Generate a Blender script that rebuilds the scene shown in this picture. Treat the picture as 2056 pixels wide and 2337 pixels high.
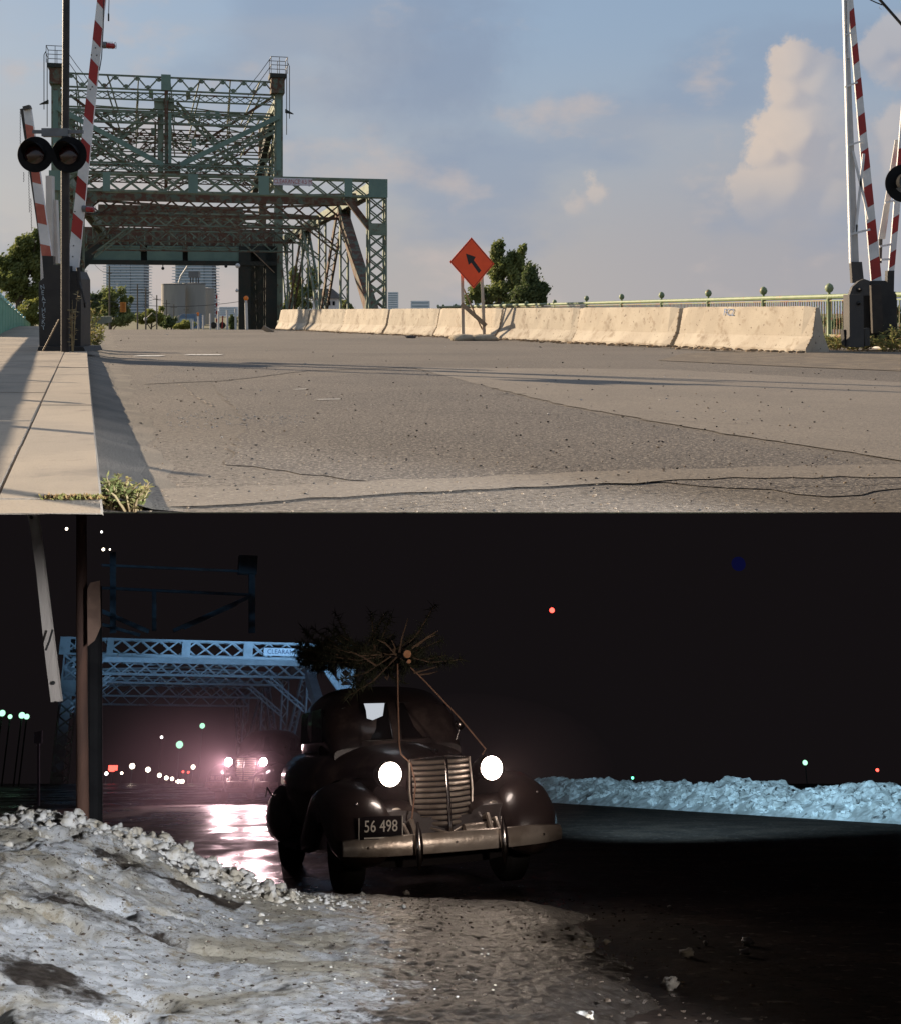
import bpy, math, random
from mathutils import Vector, Matrix, noise
random.seed(7)
for o in list(bpy.data.objects): bpy.data.objects.remove(o)
sc = bpy.context.scene
COL = sc.collection
R = math.radians
V = Vector

# ------------------------------------------------------------------ camera
FPX, CX, HZ, HZN = 2744.0, 1028.0, 711.0, 1745.0     # focal length, centre, day and night eye levels in photo pixels
EYE, EYEN = 0.75, 0.95
cam = bpy.data.objects.new('camera', bpy.data.cameras.new('camera'))
COL.objects.link(cam)
cam.location = (0, 0, EYE); cam.rotation_euler = (R(90), 0, 0)
cam.data.sensor_fit = 'HORIZONTAL'; cam.data.sensor_width = 36
cam.data.lens = 36 * FPX / 2056
cam.data.shift_y = -(1168.5 - HZ) / 2056
cam.data.clip_start = 0.05; cam.data.clip_end = 9000
sc.camera = cam

# ------------------------------------------------------------------ view, sun, sky
sc.view_settings.view_transform = 'Standard'; sc.view_settings.look = 'None'
sc.view_settings.gamma = 1; sc.view_settings.exposure = 1.0; sc.view_settings.use_curve_mapping = False
sc.cycles.use_denoising = True
sc.cycles.max_bounces = 6; sc.cycles.transparent_max_bounces = 8
sc.cycles.sample_clamp_indirect = 4
SUN_DIR = V((-0.82, 0.57, math.tan(R(19)))).normalized()      # towards the sun
sun = bpy.data.objects.new('sun', bpy.data.lights.new('sun', 'SUN'))
COL.objects.link(sun)
sun.data.energy = 4.6; sun.data.angle = R(0.55); sun.data.color = (1.0, 0.79, 0.56)
sun.rotation_euler = (-SUN_DIR).to_track_quat('-Z', 'Y').to_euler()

def ray(px, py):
    return V(((px - CX) / FPX, 1.0, -(py - HZ) / FPX))

def build_world():
    w = bpy.data.worlds.new('World'); sc.world = w; w.use_nodes = True
    nt = w.node_tree; nt.nodes.clear(); N = nt.nodes.new; L = nt.links.new
    out = N('ShaderNodeOutputWorld'); bg = N('ShaderNodeBackground'); bg.inputs[1].default_value = 0.1
    L(bg.outputs[0], out.inputs[0])
    sky = N('ShaderNodeTexSky'); sky.sky_type = 'NISHITA'; sky.sun_disc = False
    sky.sun_elevation = R(19); sky.sun_rotation = math.atan2(SUN_DIR.x, SUN_DIR.y)
    sky.air_density = 1.2; sky.dust_density = 1.6; sky.ozone_density = 1.5
    tc = N('ShaderNodeTexCoord')
    vec = tc.outputs['Generated']
    def math_(op, a, b=None, c=None, clamp=False):
        n = N('ShaderNodeMath'); n.operation = op; n.use_clamp = clamp
        for i, x in enumerate((a, b, c)):
            if x is None: continue
            if isinstance(x, (int, float)): n.inputs[i].default_value = x
            else: L(x, n.inputs[i])
        return n.outputs[0]
    def noise_(scale, detail, rough, v=vec, stretch=None, off=None):
        m = N('ShaderNodeMapping'); L(v, m.inputs[0])
        m.inputs['Scale'].default_value = stretch or (1, 1, 1)
        m.inputs['Location'].default_value = off or (0, 0, 0)
        n = N('ShaderNodeTexNoise'); n.inputs['Scale'].default_value = scale
        n.inputs['Detail'].default_value = detail; n.inputs['Roughness'].default_value = rough
        L(m.outputs[0], n.inputs[0]); return n.outputs[0]
    def sm(x, lo, hi):
        n = N('ShaderNodeMapRange'); n.interpolation_type = 'SMOOTHSTEP'
        L(x, n.inputs[0]); n.inputs[1].default_value = lo; n.inputs[2].default_value = hi
        return n.outputs[0]
    def mix(f, a, b):
        n = N('ShaderNodeMix'); n.data_type = 'RGBA'
        L(f, n.inputs[0]) if not isinstance(f, float) else setattr(n.inputs[0], 'default_value', f)
        for i, x in ((6, a), (7, b)):
            if isinstance(x, tuple): n.inputs[i].default_value = (*x, 1)
            else: L(x, n.inputs[i])
        return n.outputs[2]
    sep = N('ShaderNodeSeparateXYZ'); L(vec, sep.inputs[0])
    z = sep.outputs[2]; x = sep.outputs[0]
    # thin veil: warm grey low down, blue grey higher up
    hi = sm(z, 0.0, 0.26)
    veil = mix(hi, (2.30, 2.16, 2.10), (1.42, 1.86, 2.50))
    blue = mix(0.62, sky.outputs[0], (1.02, 1.48, 2.25))
    base = mix(math_('MULTIPLY', hi, 0.36), veil, blue)
    lw = math_('MULTIPLY', sm(x, -0.12, -0.40), math_('SUBTRACT', 1.0, sm(z, 0.02, 0.30)))
    base = mix(math_('MULTIPLY', lw, 0.55), base, (3.1, 2.9, 2.65))
    rd = math_('MULTIPLY', sm(x, 0.02, 0.30), math_('SUBTRACT', 1.0, sm(z, 0.05, 0.22)))
    base = mix(math_('MULTIPLY', rd, 0.40), base, (1.62, 1.66, 1.98))
    # faint broad patches, some pinkish, some bluish
    n1 = noise_(5.0, 5, 0.5, stretch=(1, 1, 2.2), off=(3.1, 0, 1.0))
    base = mix(math_('MULTIPLY', sm(n1, 0.46, 0.64), 0.55), base, (1.30, 1.65, 2.25))
    n2 = noise_(9.0, 7, 0.55, stretch=(1, 1, 1.8), off=(7.7, 2, 0.4))
    base = mix(math_('MULTIPLY', sm(n2, 0.50, 0.68), 0.62), base, (2.85, 2.45, 2.28))
    n3 = noise_(3.0, 6, 0.5, stretch=(1, 1, 3.0), off=(1.3, 5, 2.0))
    base = mix(math_('MULTIPLY', sm(n3, 0.50, 0.72), 0.40), base, (2.25, 2.2, 2.25))
    # cumulus heads: puffs round fixed directions, edges broken by noise
    warp = N('ShaderNodeTexNoise'); warp.inputs['Scale'].default_value = 22; warp.inputs['Detail'].default_value = 6
    L(vec, warp.inputs[0])
    puffs = [(1815,150,66),(1862,185,80),(1800,215,66),(1775,292,62),(1838,300,110),(1752,352,62),(1895,330,95),(1722,430,58),
             (1800,430,110),(1735,485,52),(1900,470,100),(1860,520,70),(2010,112,60),(2050,95,70),(2040,150,60),
             (2040,290,62),(2085,330,90),(1352,405,14),(1372,442,34),(1310,475,26)]
    def field(shift, mul=1.0):
        cur = None
        add = N('ShaderNodeVectorMath'); add.operation = 'ADD'; L(vec, add.inputs[0]); add.inputs[1].default_value = shift
        for (px, py, rp) in puffs:
            c = ray(px, py).normalized()
            d = N('ShaderNodeVectorMath'); d.operation = 'DISTANCE'
            L(add.outputs[0], d.inputs[0]); d.inputs[1].default_value = c
            v = math_('SUBTRACT', rp / FPX, d.outputs['Value'])
            cur = v if cur is None else math_('SMOOTH_MAX', cur, v, 0.006)
        return cur
    f0 = field((0, 0, 0)); f1 = field((-0.011, 0, 0.006))
    nz = math_('MULTIPLY', math_('SUBTRACT', warp.outputs[0], 0.5), 0.040)
    nz2 = math_('MULTIPLY', math_('SUBTRACT', noise_(75, 8, 0.68), 0.5), 0.024)
    f0n = math_('ADD', math_('ADD', f0, nz), nz2)
    rim = sm(math_('ADD', math_('SUBTRACT', f1, f0), math_('MULTIPLY', nz, -0.25)), 0.004, -0.011)   # side that looks at the sun
    puffcol = mix(rim, (2.1, 1.95, 2.05), (3.7, 3.0, 2.45))
    bil = sm(noise_(26, 6, 0.6), 0.36, 0.66)
    puffcol = mix(math_('MULTIPLY', bil, 0.55), puffcol, (3.3, 2.75, 2.35))
    lowfade = sm(z, 0.055, 0.14)
    cmask = math_('MULTIPLY', sm(f0n, -0.0025, 0.0075), math_('MULTIPLY', lowfade, 0.82))
    inner = math_('SUBTRACT', 1.0, math_('MULTIPLY', sm(math_('SUBTRACT', x, math_('MULTIPLY', z, -0.15)), 0.275, 0.335), 0.55))
    cmask = math_('MULTIPLY', cmask, inner)
    base = mix(cmask, base, puffcol)
    dk = N('ShaderNodeVectorMath'); dk.operation = 'DISTANCE'; L(vec, dk.inputs[0]); dk.inputs[1].default_value = ray(1010, 165).normalized()
    dkn = math_('ADD', dk.outputs['Value'], math_('MULTIPLY', math_('SUBTRACT', noise_(14, 6, .6), .5), .13))
    base = mix(math_('MULTIPLY', math_('SUBTRACT', 1.0, sm(dkn, 0.015, 0.095)), .62), base, (1.22, 1.50, 2.05))
    # below the skyline the sky would only be seen under the ground sheet
    L(base, bg.inputs[0])
build_world()

# ------------------------------------------------------------------ frames and helpers
DAY = Matrix.Identity(4)
TH = math.atan((HZN - HZ) / FPX)
NIGHT = Matrix.Translation((0, 0, EYE)) @ Matrix.Rotation(-TH, 4, 'X') @ Matrix.Translation((0, 0, -EYEN))
def D(px, py, y):                       # point of the day street, y metres ahead, seen at that place of the photo
    r = ray(px, py); return V((r.x * y, y, EYE + r.z * y))
def DG(px, py, z=0.0):                  # point on level ground z
    return D(px, py, (EYE - z) * FPX / (py - HZ))
_RX = Matrix.Rotation(TH, 3, 'X')
def Nn(px, py, d):                      # the same for the night street, in its own level frame
    r = _RX @ ray(px, py); r = r * (d / r.y); return V((r.x, d, EYEN + r.z))
def NG(px, py, z=0.0):
    r = _RX @ ray(px, py); r = r * ((z - EYEN) / r.z); return V((r.x, r.y, z))

BASE = {}
def props(o, label=None, cat=None, group=None, kind=None):
    if label: o['label'] = label
    if cat: o['category'] = cat
    if group: o['group'] = group
    if kind: o['kind'] = kind
def thing(name, label, cat, base=(0, 0, 0), frame=DAY, group=None, rot=None, kind=None):
    o = bpy.data.objects.new(name, None); COL.objects.link(o); o.empty_display_size = 0.3
    m = frame @ Matrix.Translation(base)
    if rot is not None: m = m @ rot
    o.matrix_world = m
    BASE[o.name] = V((0, 0, 0)) if rot is not None else V(base)
    props(o, label, cat, group, kind)
    return o

class MB:
    def __init__(s): s.v = []; s.f = []; s.m = []; s.cm = 0
    def add(s, vs, fs):
        b = len(s.v); s.v += [V(p) for p in vs]; s.f += [tuple(i + b for i in f) for f in fs]; s.m += [s.cm] * len(fs)
    def box(s, c, d, rot=None):
        c = V(c); h = V(d) / 2; P = []
        for x in (-1, 1):
            for y in (-1, 1):
                for z in (-1, 1):
                    p = V((x * h.x, y * h.y, z * h.z))
                    if rot is not None: p = rot @ p
                    P.append(c + p)
        s.add(P, [(0,1,3,2),(4,6,7,5),(0,4,5,1),(2,3,7,6),(0,2,6,4),(1,5,7,3)])
    def bar(s, a, b, w, t, up=(0, 1, 0)):      # w across (perp to 'up' direction), t along up
        a = V(a); b = V(b); d = b - a
        if d.length < 1e-6: return
        d.normalize(); u = V(up); u = u - d * u.dot(d)
        if u.length < 1e-4: u = V((1, 0, 0)) - d * d.x
        if u.length < 1e-4: u = V((0, 0, 1)) - d * d.z
        u.normalize(); q = d.cross(u); q.normalize()
        P = []
        for p in (a, b):
            for i, j in ((-1, -1), (1, -1), (1, 1), (-1, 1)):
                P.append(p + q * (i * w / 2) + u * (j * t / 2))
        s.add(P, [(0,3,2,1),(4,5,6,7),(0,1,5,4),(1,2,6,5),(2,3,7,6),(3,0,4,7)])
    def tube(s, pts, r, n=8, caps=True):
        pts = [V(p) for p in pts]; k = len(pts)
        rs = r if isinstance(r, (list, tuple)) else [r] * k
        rings = []; pu = None
        for i, p in enumerate(pts):
            d = (pts[min(i + 1, k - 1)] - pts[max(i - 1, 0)]).normalized()
            u = pu - d * pu.dot(d) if pu is not None else (V((1, 0, 0)) - d * d.x if abs(d.x) < .8 else V((0, 0, 1)) - d * d.z)
            if u.length < 1e-5: u = d.orthogonal()
            u.normalize(); pu = u; q = d.cross(u)
            rings.append([p + (u * math.cos(2 * math.pi * j / n) + q * math.sin(2 * math.pi * j / n)) * rs[i] for j in range(n)])
        P = [p for r_ in rings for p in r_]; F = []
        for i in range(k - 1):
            for j in range(n):
                a = i * n + j; b = i * n + (j + 1) % n
                F.append((a, b, b + n, a + n))
        if caps: F.append(tuple(range(n - 1, -1, -1))); F.append(tuple((k - 1) * n + j for j in range(n)))
        s.add(P, F)
    def loft(s, secs, close=True, caps=True):
        n = len(secs[0]); P = [p for q in secs for p in q]; F = []
        for i in range(len(secs) - 1):
            for j in range(n if close else n - 1):
                a = i * n + j; b = i * n + (j + 1) % n
                F.append((a, b, b + n, a + n))
        if caps and close:
            F.append(tuple(range(n - 1, -1, -1))); F.append(tuple((len(secs) - 1) * n + j for j in range(n)))
        s.add(P, F)
    def lathe(s, o, axis, prof, n=24, caps=True):    # prof: (radius, height along axis)
        axis = V(axis).normalized(); u = axis.orthogonal().normalized(); q = axis.cross(u); o = V(o)
        s.loft([[o + axis * h + (u * math.cos(2*math.pi*j/n) + q * math.sin(2*math.pi*j/n)) * max(r, 1e-4) for j in range(n)] for r, h in prof], True, caps)
    def ball(s, c, r, n=10, m=6, jit=0, sc=(1, 1, 1), seed=0):
        rings = []; c = V(c)
        for i in range(m + 1):
            a = math.pi * i / m
            ring = []
            for j in range(n):
                b = 2 * math.pi * j / n
                p = V((math.sin(a) * math.cos(b), math.sin(a) * math.sin(b), -math.cos(a)))
                k = 1 + (jit * noise.noise(p * 1.7 + V((seed, seed * .7, 0))) if jit else 0)
                ring.append(c + V((p.x * sc[0], p.y * sc[1], p.z * sc[2])) * r * k)
            rings.append(ring)
        s.loft(rings, True, False)
    def prism(s, poly, off):                    # polygon of 3D points pushed by off
        n = len(poly); off = V(off); P = [V(p) for p in poly] + [V(p) + off for p in poly]
        F = [tuple(range(n - 1, -1, -1)), tuple(range(n, 2 * n))] + [(i, (i + 1) % n, n + (i + 1) % n, n + i) for i in range(n)]
        s.add(P, F)
    def quad(s, a, b, c, d): s.add([a, b, c, d], [(0, 1, 2, 3)])
    def build(s, name, mat, parent=None, smooth=False, base=None, frame=DAY, kind=None, **kw):
        mats = mat if isinstance(mat, (list, tuple)) else [mat]
        if parent is not None: off = BASE[parent.name]
        else: off = V(base) if base is not None else V((0, 0, 0))
        me = bpy.data.meshes.new(name)
        me.from_pydata([tuple(p - off) for p in s.v], [], s.f)
        for m_ in mats: me.materials.append(m_)
        if len(mats) > 1: me.polygons.foreach_set('material_index', s.m)
        if smooth:
            me.polygons.foreach_set('use_smooth', [True] * len(me.polygons))
            if smooth != 'all':
                try: me.set_sharp_from_angle(angle=R(40))
                except Exception: pass
        me.update()
        o = bpy.data.objects.new(name, me); COL.objects.link(o)
        if parent is not None: o.parent = parent
        else: o.matrix_world = frame @ Matrix.Translation(off)
        BASE[o.name] = off
        props(o, kind=kind, **kw)
        return o

def fixn(o):
    import bmesh
    bm = bmesh.new(); bm.from_mesh(o.data); bmesh.ops.recalc_face_normals(bm, faces=bm.faces); bm.to_mesh(o.data); bm.free()
    return o
def copy_tree(o, parent=None):
    c = o.copy(); COL.objects.link(c)
    c.parent = parent
    for ch in list(o.children): copy_tree(ch, c)
    return c
def text(body, size, mat, name, parent, M, ext=0.002, align='CENTER', shear=0.0):
    cu = bpy.data.curves.new('t', 'FONT'); cu.body = body; cu.size = size; cu.extrude = ext; cu.align_x = align; cu.align_y = 'CENTER'; cu.shear = shear
    cu.resolution_u = 3
    to = bpy.data.objects.new('t', cu); COL.objects.link(to)
    dg = bpy.context.evaluated_depsgraph_get()
    me = bpy.data.meshes.new_from_object(to.evaluated_get(dg)); bpy.data.objects.remove(to); bpy.data.curves.remove(cu)
    off = BASE[parent.name] if parent else V((0, 0, 0))
    me.transform(Matrix.Translation(-off) @ M); me.materials.clear(); me.materials.append(mat); me.name = name
    o = bpy.data.objects.new(name, me); COL.objects.link(o); o.parent = parent; BASE[o.name] = off
    return o

# ------------------------------------------------------------------ materials
def mat(name, col, col2=None, scale=4, rough=.7, metal=0, bump=0, bscale=40, thr=(.4, .6), rust=None, rthr=(.56, .66), rscale=3, detail=5, speck=None, spec=None, leaf=0, emit=None, estr=0, coat=0, attr=None, stretch=None):
    m = bpy.data.materials.new(name); m.use_nodes = True; nt = m.node_tree; N = nt.nodes.new; L = nt.links.new
    b = nt.nodes['Principled BSDF']
    b.inputs['Base Color'].default_value = (*col, 1); b.inputs['Roughness'].default_value = rough; b.inputs['Metallic'].default_value = metal
    if spec is not None: b.inputs['Specular IOR Level'].default_value = spec
    if coat: b.inputs['Coat Weight'].default_value = coat; b.inputs['Coat Roughness'].default_value = .12
    if emit: b.inputs['Emission Color'].default_value = (*emit, 1); b.inputs['Emission Strength'].default_value = estr
    tc = N('ShaderNodeTexCoord'); vec = tc.outputs['Object']
    if stretch:
        mp = N('ShaderNodeMapping'); mp.inputs['Scale'].default_value = stretch; L(vec, mp.inputs[0]); vec = mp.outputs[0]
    def nz(s, d=detail, r=.55):
        n = N('ShaderNodeTexNoise'); n.inputs['Scale'].default_value = s; n.inputs['Detail'].default_value = d; n.inputs['Roughness'].default_value = r
        L(vec, n.inputs[0]); return n.outputs[0]
    def mr(x, lo, hi):
        n = N('ShaderNodeMapRange'); n.interpolation_type = 'SMOOTHSTEP'; L(x, n.inputs[0]); n.inputs[1].default_value = lo; n.inputs[2].default_value = hi; return n.outputs[0]
    def mix(f, a, bb):
        n = N('ShaderNodeMix'); n.data_type = 'RGBA'; L(f, n.inputs[0])
        for i, x in ((6, a), (7, bb)):
            if isinstance(x, tuple): n.inputs[i].default_value = (*x, 1)
            else: L(x, n.inputs[i])
        return n.outputs[2]
    c = None
    if col2: c = mix(mr(nz(scale), *thr), col, col2)
    if speck:                                   # (scale, lo, hi, colour)
        for sp in (speck if isinstance(speck, list) else [speck]):
            c = mix(mr(nz(sp[0], 2, .6), sp[1], sp[2]), c if c else col, sp[3])
    if rust:
        n = nz(rscale, 8, .65); c = mix(mr(n, *rthr), c if c else col, rust)
    if c: L(c, b.inputs['Base Color'])
    if bump:
        bn = N('ShaderNodeBump'); bn.inputs['Strength'].default_value = bump; bn.inputs['Distance'].default_value = .02
        L(nz(bscale, 6, .6), bn.inputs['Height']); L(bn.outputs[0], b.inputs['Normal'])
    if leaf:
        tr = N('ShaderNodeBsdfTranslucent'); ms_ = N('ShaderNodeMixShader'); ms_.inputs[0].default_value = leaf
        if c: L(c, tr.inputs[0])
        else: tr.inputs[0].default_value = (*col, 1)
        L(b.outputs[0], ms_.inputs[1]); L(tr.outputs[0], ms_.inputs[2]); L(ms_.outputs[0], nt.nodes['Material Output'].inputs[0])
    return m

ST_G = mat('steel_green', (.120, .158, .118), (.175, .220, .165), 1.2, .75, rust=(.115, .060, .032), rthr=(.53, .64), rscale=1.9, bump=.3)
ST_R = mat('steel_rusty', (.095, .125, .095), (.135, .105, .072), 1.6, .85, rust=(.10, .045, .028), rthr=(.44, .56), rscale=2.4, bump=.5)
ST_P = mat('steel_pale_panel', (.150, .235, .195), (.125, .20, .17), .8, .65, rust=(.12, .10, .07), rthr=(.68, .76), bump=.15)
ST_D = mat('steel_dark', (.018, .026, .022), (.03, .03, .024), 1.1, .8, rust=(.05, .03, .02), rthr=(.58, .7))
WHITE = mat('white_paint', (.72, .72, .72), (.60, .61, .62), 2.5, .5, rust=(.30, .22, .15), rthr=(.70, .76), rscale=9, bump=.1)
WHITE2 = mat('white_panel', (.55, .55, .53), (.48, .48, .46), 2, .6, rust=(.3, .25, .2), rthr=(.72, .8))
RED = mat('red_paint', (.34, .018, .014), (.27, .016, .013), 3, .45, bump=.05)
REDF = mat('red_paint_faded', (.36, .09, .06), (.42, .13, .09), 5, .6)
REDL = mat('red_lens', (.30, .006, .008), None, rough=.2, coat=.5)
REDD = mat('red_lens_unlit', (.020, .003, .003), None, rough=.25, coat=.4)
BLACK = mat('black_paint', (.006, .006, .007), (.010, .010, .011), 4, .8, spec=.15)
BLACK2 = mat('black_steel', (.010, .010, .011), (.02, .019, .018), 3, .6, bump=.3)
DGREY = mat('dark_grey_paint', (.045, .043, .042), (.060, .055, .050), 3, .65, rust=(.09, .05, .03), rthr=(.66, .74), bump=.3)
POLE = mat('brown_pole_paint', (.018, .013, .011), (.030, .022, .017), 5, .6, bump=.2)
GREY = mat('grey_metal', (.16, .165, .175), (.13, .135, .14), 6, .5, .3)
CONC = mat('barrier_concrete', (.47, .42, .34), (.40, .35, .28), 1.3, .9, bump=.35, bscale=60, rust=(.22, .17, .12), rthr=(.56, .80), rscale=2.6, speck=[(90, .66, .72, (.20, .17, .13)), (4.5, .56, .74, (.30, .25, .19)), (13, .66, .72, (.17, .14, .11))])
CONC2 = mat('barrier_concrete_grey', (.42, .375, .305), (.36, .32, .26), 1.5, .9, bump=.35, bscale=60, rust=(.20, .16, .12), rthr=(.54, .80), rscale=2.2, speck=[(90, .66, .72, (.18, .16, .13)), (4, .54, .74, (.26, .22, .17)), (11, .64, .71, (.15, .13, .10))])
CHIP = mat('broken_concrete_edge', (.20, .14, .085), (.28, .20, .12), 20, .95, bump=.8, bscale=50)
SLAB = mat('sidewalk_concrete', (.315, .265, .21), (.265, .228, .185), 1.1, .92, bump=.30, bscale=90, speck=[(140, .60, .68, (.20, .18, .16)), (60, .70, .74, (.42, .40, .36))], rust=(.19, .165, .14), rthr=(.50, .72), rscale=2.2)
SLAB2 = mat('curb_concrete', (.335, .285, .228), (.28, .243, .20), 1.4, .92, bump=.30, bscale=90, speck=[(140, .60, .68, (.22, .20, .17))], rust=(.20, .175, .15), rthr=(.52, .72), rscale=3)
DIRT = mat('dirt', (.17, .140, .105), (.12, .10, .08), 3, .95, bump=.8, bscale=50, speck=(120, .6, .68, (.26, .22, .18)))
GUTTER = mat('gutter_sand', (.205, .18, .15), (.15, .135, .115), 2.2, .95, bump=.7, bscale=70, speck=[(110, .58, .66, (.10, .09, .08)), (70, .7, .74, (.32, .29, .25))])
GRASSG = mat('far_ground', (.075, .085, .035), (.11, .10, .05), .05, .95)
GRN_RAIL = mat('railing_green', (.145, .20, .10), (.185, .235, .125), 3, .55, rust=(.24, .095, .04), rthr=(.60, .66), rscale=6)
GRN_PICK = mat('picket_green', (.16, .22, .11), (.20, .16, .08), 3, .6, rust=(.22, .09, .04), rthr=(.52, .60), rscale=7)
GRN_SEA = mat('railing_sea_green', (.13, .32, .23), (.16, .37, .27), 2, .6, rust=(.13, .08, .05), rthr=(.66, .72), rscale=3)
BULB = mat('pale_finial', (.30, .52, .46), None, rough=.4)
ORANGE = mat('sign_orange', (.92, .095, .018), (.86, .085, .016), 3, .45)
SBLACK = mat('sign_black', (.012, .012, .012), None, rough=.5)
SDARK = mat('sign_edge_dark_red', (.18, .010, .008), None, rough=.5)
WOOD = mat('weathered_wood_post', (.50, .42, .33), (.38, .31, .24), 6, .8, bump=.3, stretch=(1, 1, .15))
WOODB = mat('brown_plank', (.22, .16, .105), (.28, .21, .14), 5, .8, bump=.3)
BAG = mat('sand_bag', (.40, .34, .25), (.33, .28, .21), 8, .95, bump=.6)
AMBER = mat('amber_lens', (.75, .20, .02), None, rough=.3)
YSIG = mat('signal_housing_yellow', (.50, .19, .02), None, rough=.5)
GLASSB = mat('tower_glass', (.30, .38, .44), (.38, .46, .52), .06, .35, .1)
TSLAB = mat('tower_slab', (.80, .82, .85), (.74, .78, .82), .1, .7)
TSIDE = mat('tower_side', (.16, .20, .25), None, rough=.6)
SILO = mat('silo_concrete', (.36, .34, .30), (.31, .295, .27), .35, .9, stretch=(1, 1, .15))
LEAF1 = mat('leaf_mid_green', (.14, .175, .055), (.21, .24, .080), .6, .7, leaf=.4)
LEAF2 = mat('leaf_dark_green', (.075, .105, .040), (.105, .14, .050), .6, .7, leaf=.35)
LEAF3 = mat('leaf_yellow_green', (.25, .27, .07), (.19, .21, .06), .6, .7, leaf=.4)
LEAF4 = mat('weed_green', (.17, .20, .06), (.28, .24, .09), 9, .75, leaf=.35)
DRY = mat('dry_stalk', (.28, .22, .11), (.20, .14, .07), 12, .85)
BARK = mat('bark', (.06, .048, .036), (.09, .07, .05), 5, .9)
# ------------------------------------------------------------------ the day street: ground, road, sidewalk
def gz(y):
    if y < 49: return 0.0
    if y < 59: return -0.0022 * (y - 49) ** 2
    return -0.22 - 0.035 * (min(y, 200) - 59)
def sheet(name, poly_rows, m, dz, kind='structure', parent=None, **kw):
    """rows of (xl, xr, y): a strip of quads that follows the ground"""
    b = MB(); rows = poly_rows
    for (a, c) in zip(rows[:-1], rows[1:]):
        b.quad((a[0], a[2], gz(a[2]) + dz), (a[1], a[2], gz(a[2]) + dz), (c[1], c[2], gz(c[2]) + dz), (c[0], c[2], gz(c[2]) + dz))
    return b.build(name, m, parent=parent, kind=kind, **kw)
Y0 = EYE * FPX / (1169 - HZ)            # where the day street begins, 4.49 m ahead
ys = [Y0, 8, 14, 22, 32, 42, 49] + [49 + i for i in range(1, 11)] + [80, 120, 200, 400, 900, 3500]
g = MB()
for a, c in zip(ys[:-1], ys[1:]):
    za = -.003 if a < 5 else gz(a) - .02
    g.quad((-3500, a, za), (3500, a, za), (3500, c, gz(c) - .02), (-3500, c, gz(c) - .02))
for (x0, x1, y0, y1) in ((-3500, -3.7, -300, Y0), (3.7, 3500, -300, Y0), (-3.7, 3.7, -300, -3.3)):
    g.quad((x0, y0, -.02), (x1, y0, -.02), (x1, y1, -.02), (x0, y1, -.02))
g.build('ground', GRASSG, kind='structure')

# curb line: top edge of the sidewalk
CA = D(239, 1168, .6 * FPX / 457); CB = D(201, 813, .6 * FPX / 102)
cdir = (V((CB.x, CB.y)) - V((CA.x, CA.y))).normalized()
def curbx(y): return CA.x + (y - CA.y) * cdir.x / cdir.y
def road_mat():
    m = bpy.data.materials.new('old_asphalt'); m.use_nodes = True; nt = m.node_tree; N = nt.nodes.new; L = nt.links.new
    b = nt.nodes['Principled BSDF']; b.inputs['Roughness'].default_value = .88; b.inputs['Specular IOR Level'].default_value = .3
    tc = N('ShaderNodeTexCoord'); vec = tc.outputs['Object']
    def nz(s, d=5, r=.55, st=(1, 1, 1)):
        mp = N('ShaderNodeMapping'); mp.inputs['Scale'].default_value = st; L(vec, mp.inputs[0])
        n = N('ShaderNodeTexNoise'); n.inputs['Scale'].default_value = s; n.inputs['Detail'].default_value = d; n.inputs['Roughness'].default_value = r
        L(mp.outputs[0], n.inputs[0]); return n.outputs[0]
    def mr(x, lo, hi):
        n = N('ShaderNodeMapRange'); n.interpolation_type = 'SMOOTHSTEP'; L(x, n.inputs[0]); n.inputs[1].default_value = lo; n.inputs[2].default_value = hi; return n.outputs[0]
    def mul(a, k):
        n = N('ShaderNodeMath'); n.operation = 'MULTIPLY'; L(a, n.inputs[0]); n.inputs[1].default_value = k; return n.outputs[0]
    def mix(f, a, bb):
        n = N('ShaderNodeMix'); n.data_type = 'RGBA'; L(f, n.inputs[0])
        for i, x in ((6, a), (7, bb)):
            if isinstance(x, tuple): n.inputs[i].default_value = (*x, 1)
            else: L(x, n.inputs[i])
        return n.outputs[2]
    c = mix(mr(nz(.22, 4), .40, .62), (.174, .155, .134), (.134, .121, .107))
    c = mix(mul(mr(nz(.5, 5, .6, (.25, 1.4, 1)), .50, .66), .6), c, (.190, .170, .150))
    c = mix(mul(mr(nz(24, 4, .75), .48, .60), .75), c, (.070, .062, .056))
    c = mix(mul(mr(nz(46, 3, .7), .55, .63), .85), c, (.32, .28, .24))
    c = mix(mul(mr(nz(75, 2, .7), .60, .66), .7), c, (.045, .04, .04))
    c = mix(mr(nz(14, 2, .5), .73, .75), c, (.04, .036, .032))
    L(c, b.inputs['Base Color'])
    bn = N('ShaderNodeBump'); bn.inputs['Strength'].default_value = .9; bn.inputs['Distance'].default_value = .012
    L(nz(55, 6, .7), bn.inputs['Height']); L(bn.outputs[0], b.inputs['Normal'])
    return m
ROAD = road_mat()
ROADD = mat('road_dark_patch', (.105, .093, .083), (.130, .114, .100), .8, .85, bump=.7, bscale=60, speck=[(34, .50, .60, (.065, .056, .05)), (50, .55, .62, (.27, .24, .205)), (75, .60, .66, (.05, .045, .045))])
ROADL = mat('road_pale_patch', (.195, .170, .142), (.172, .150, .127), .8, .9, bump=.35, bscale=60, speck=[(40, .54, .64, (.12, .105, .09)), (60, .60, .66, (.27, .24, .2))])
rows = [(curbx(y) - .02, 3.5 + .42 * y if y < 49 else 24, y) for y in ys if y <= 200]
road = sheet('road', rows, ROAD, 0.0)
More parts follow.
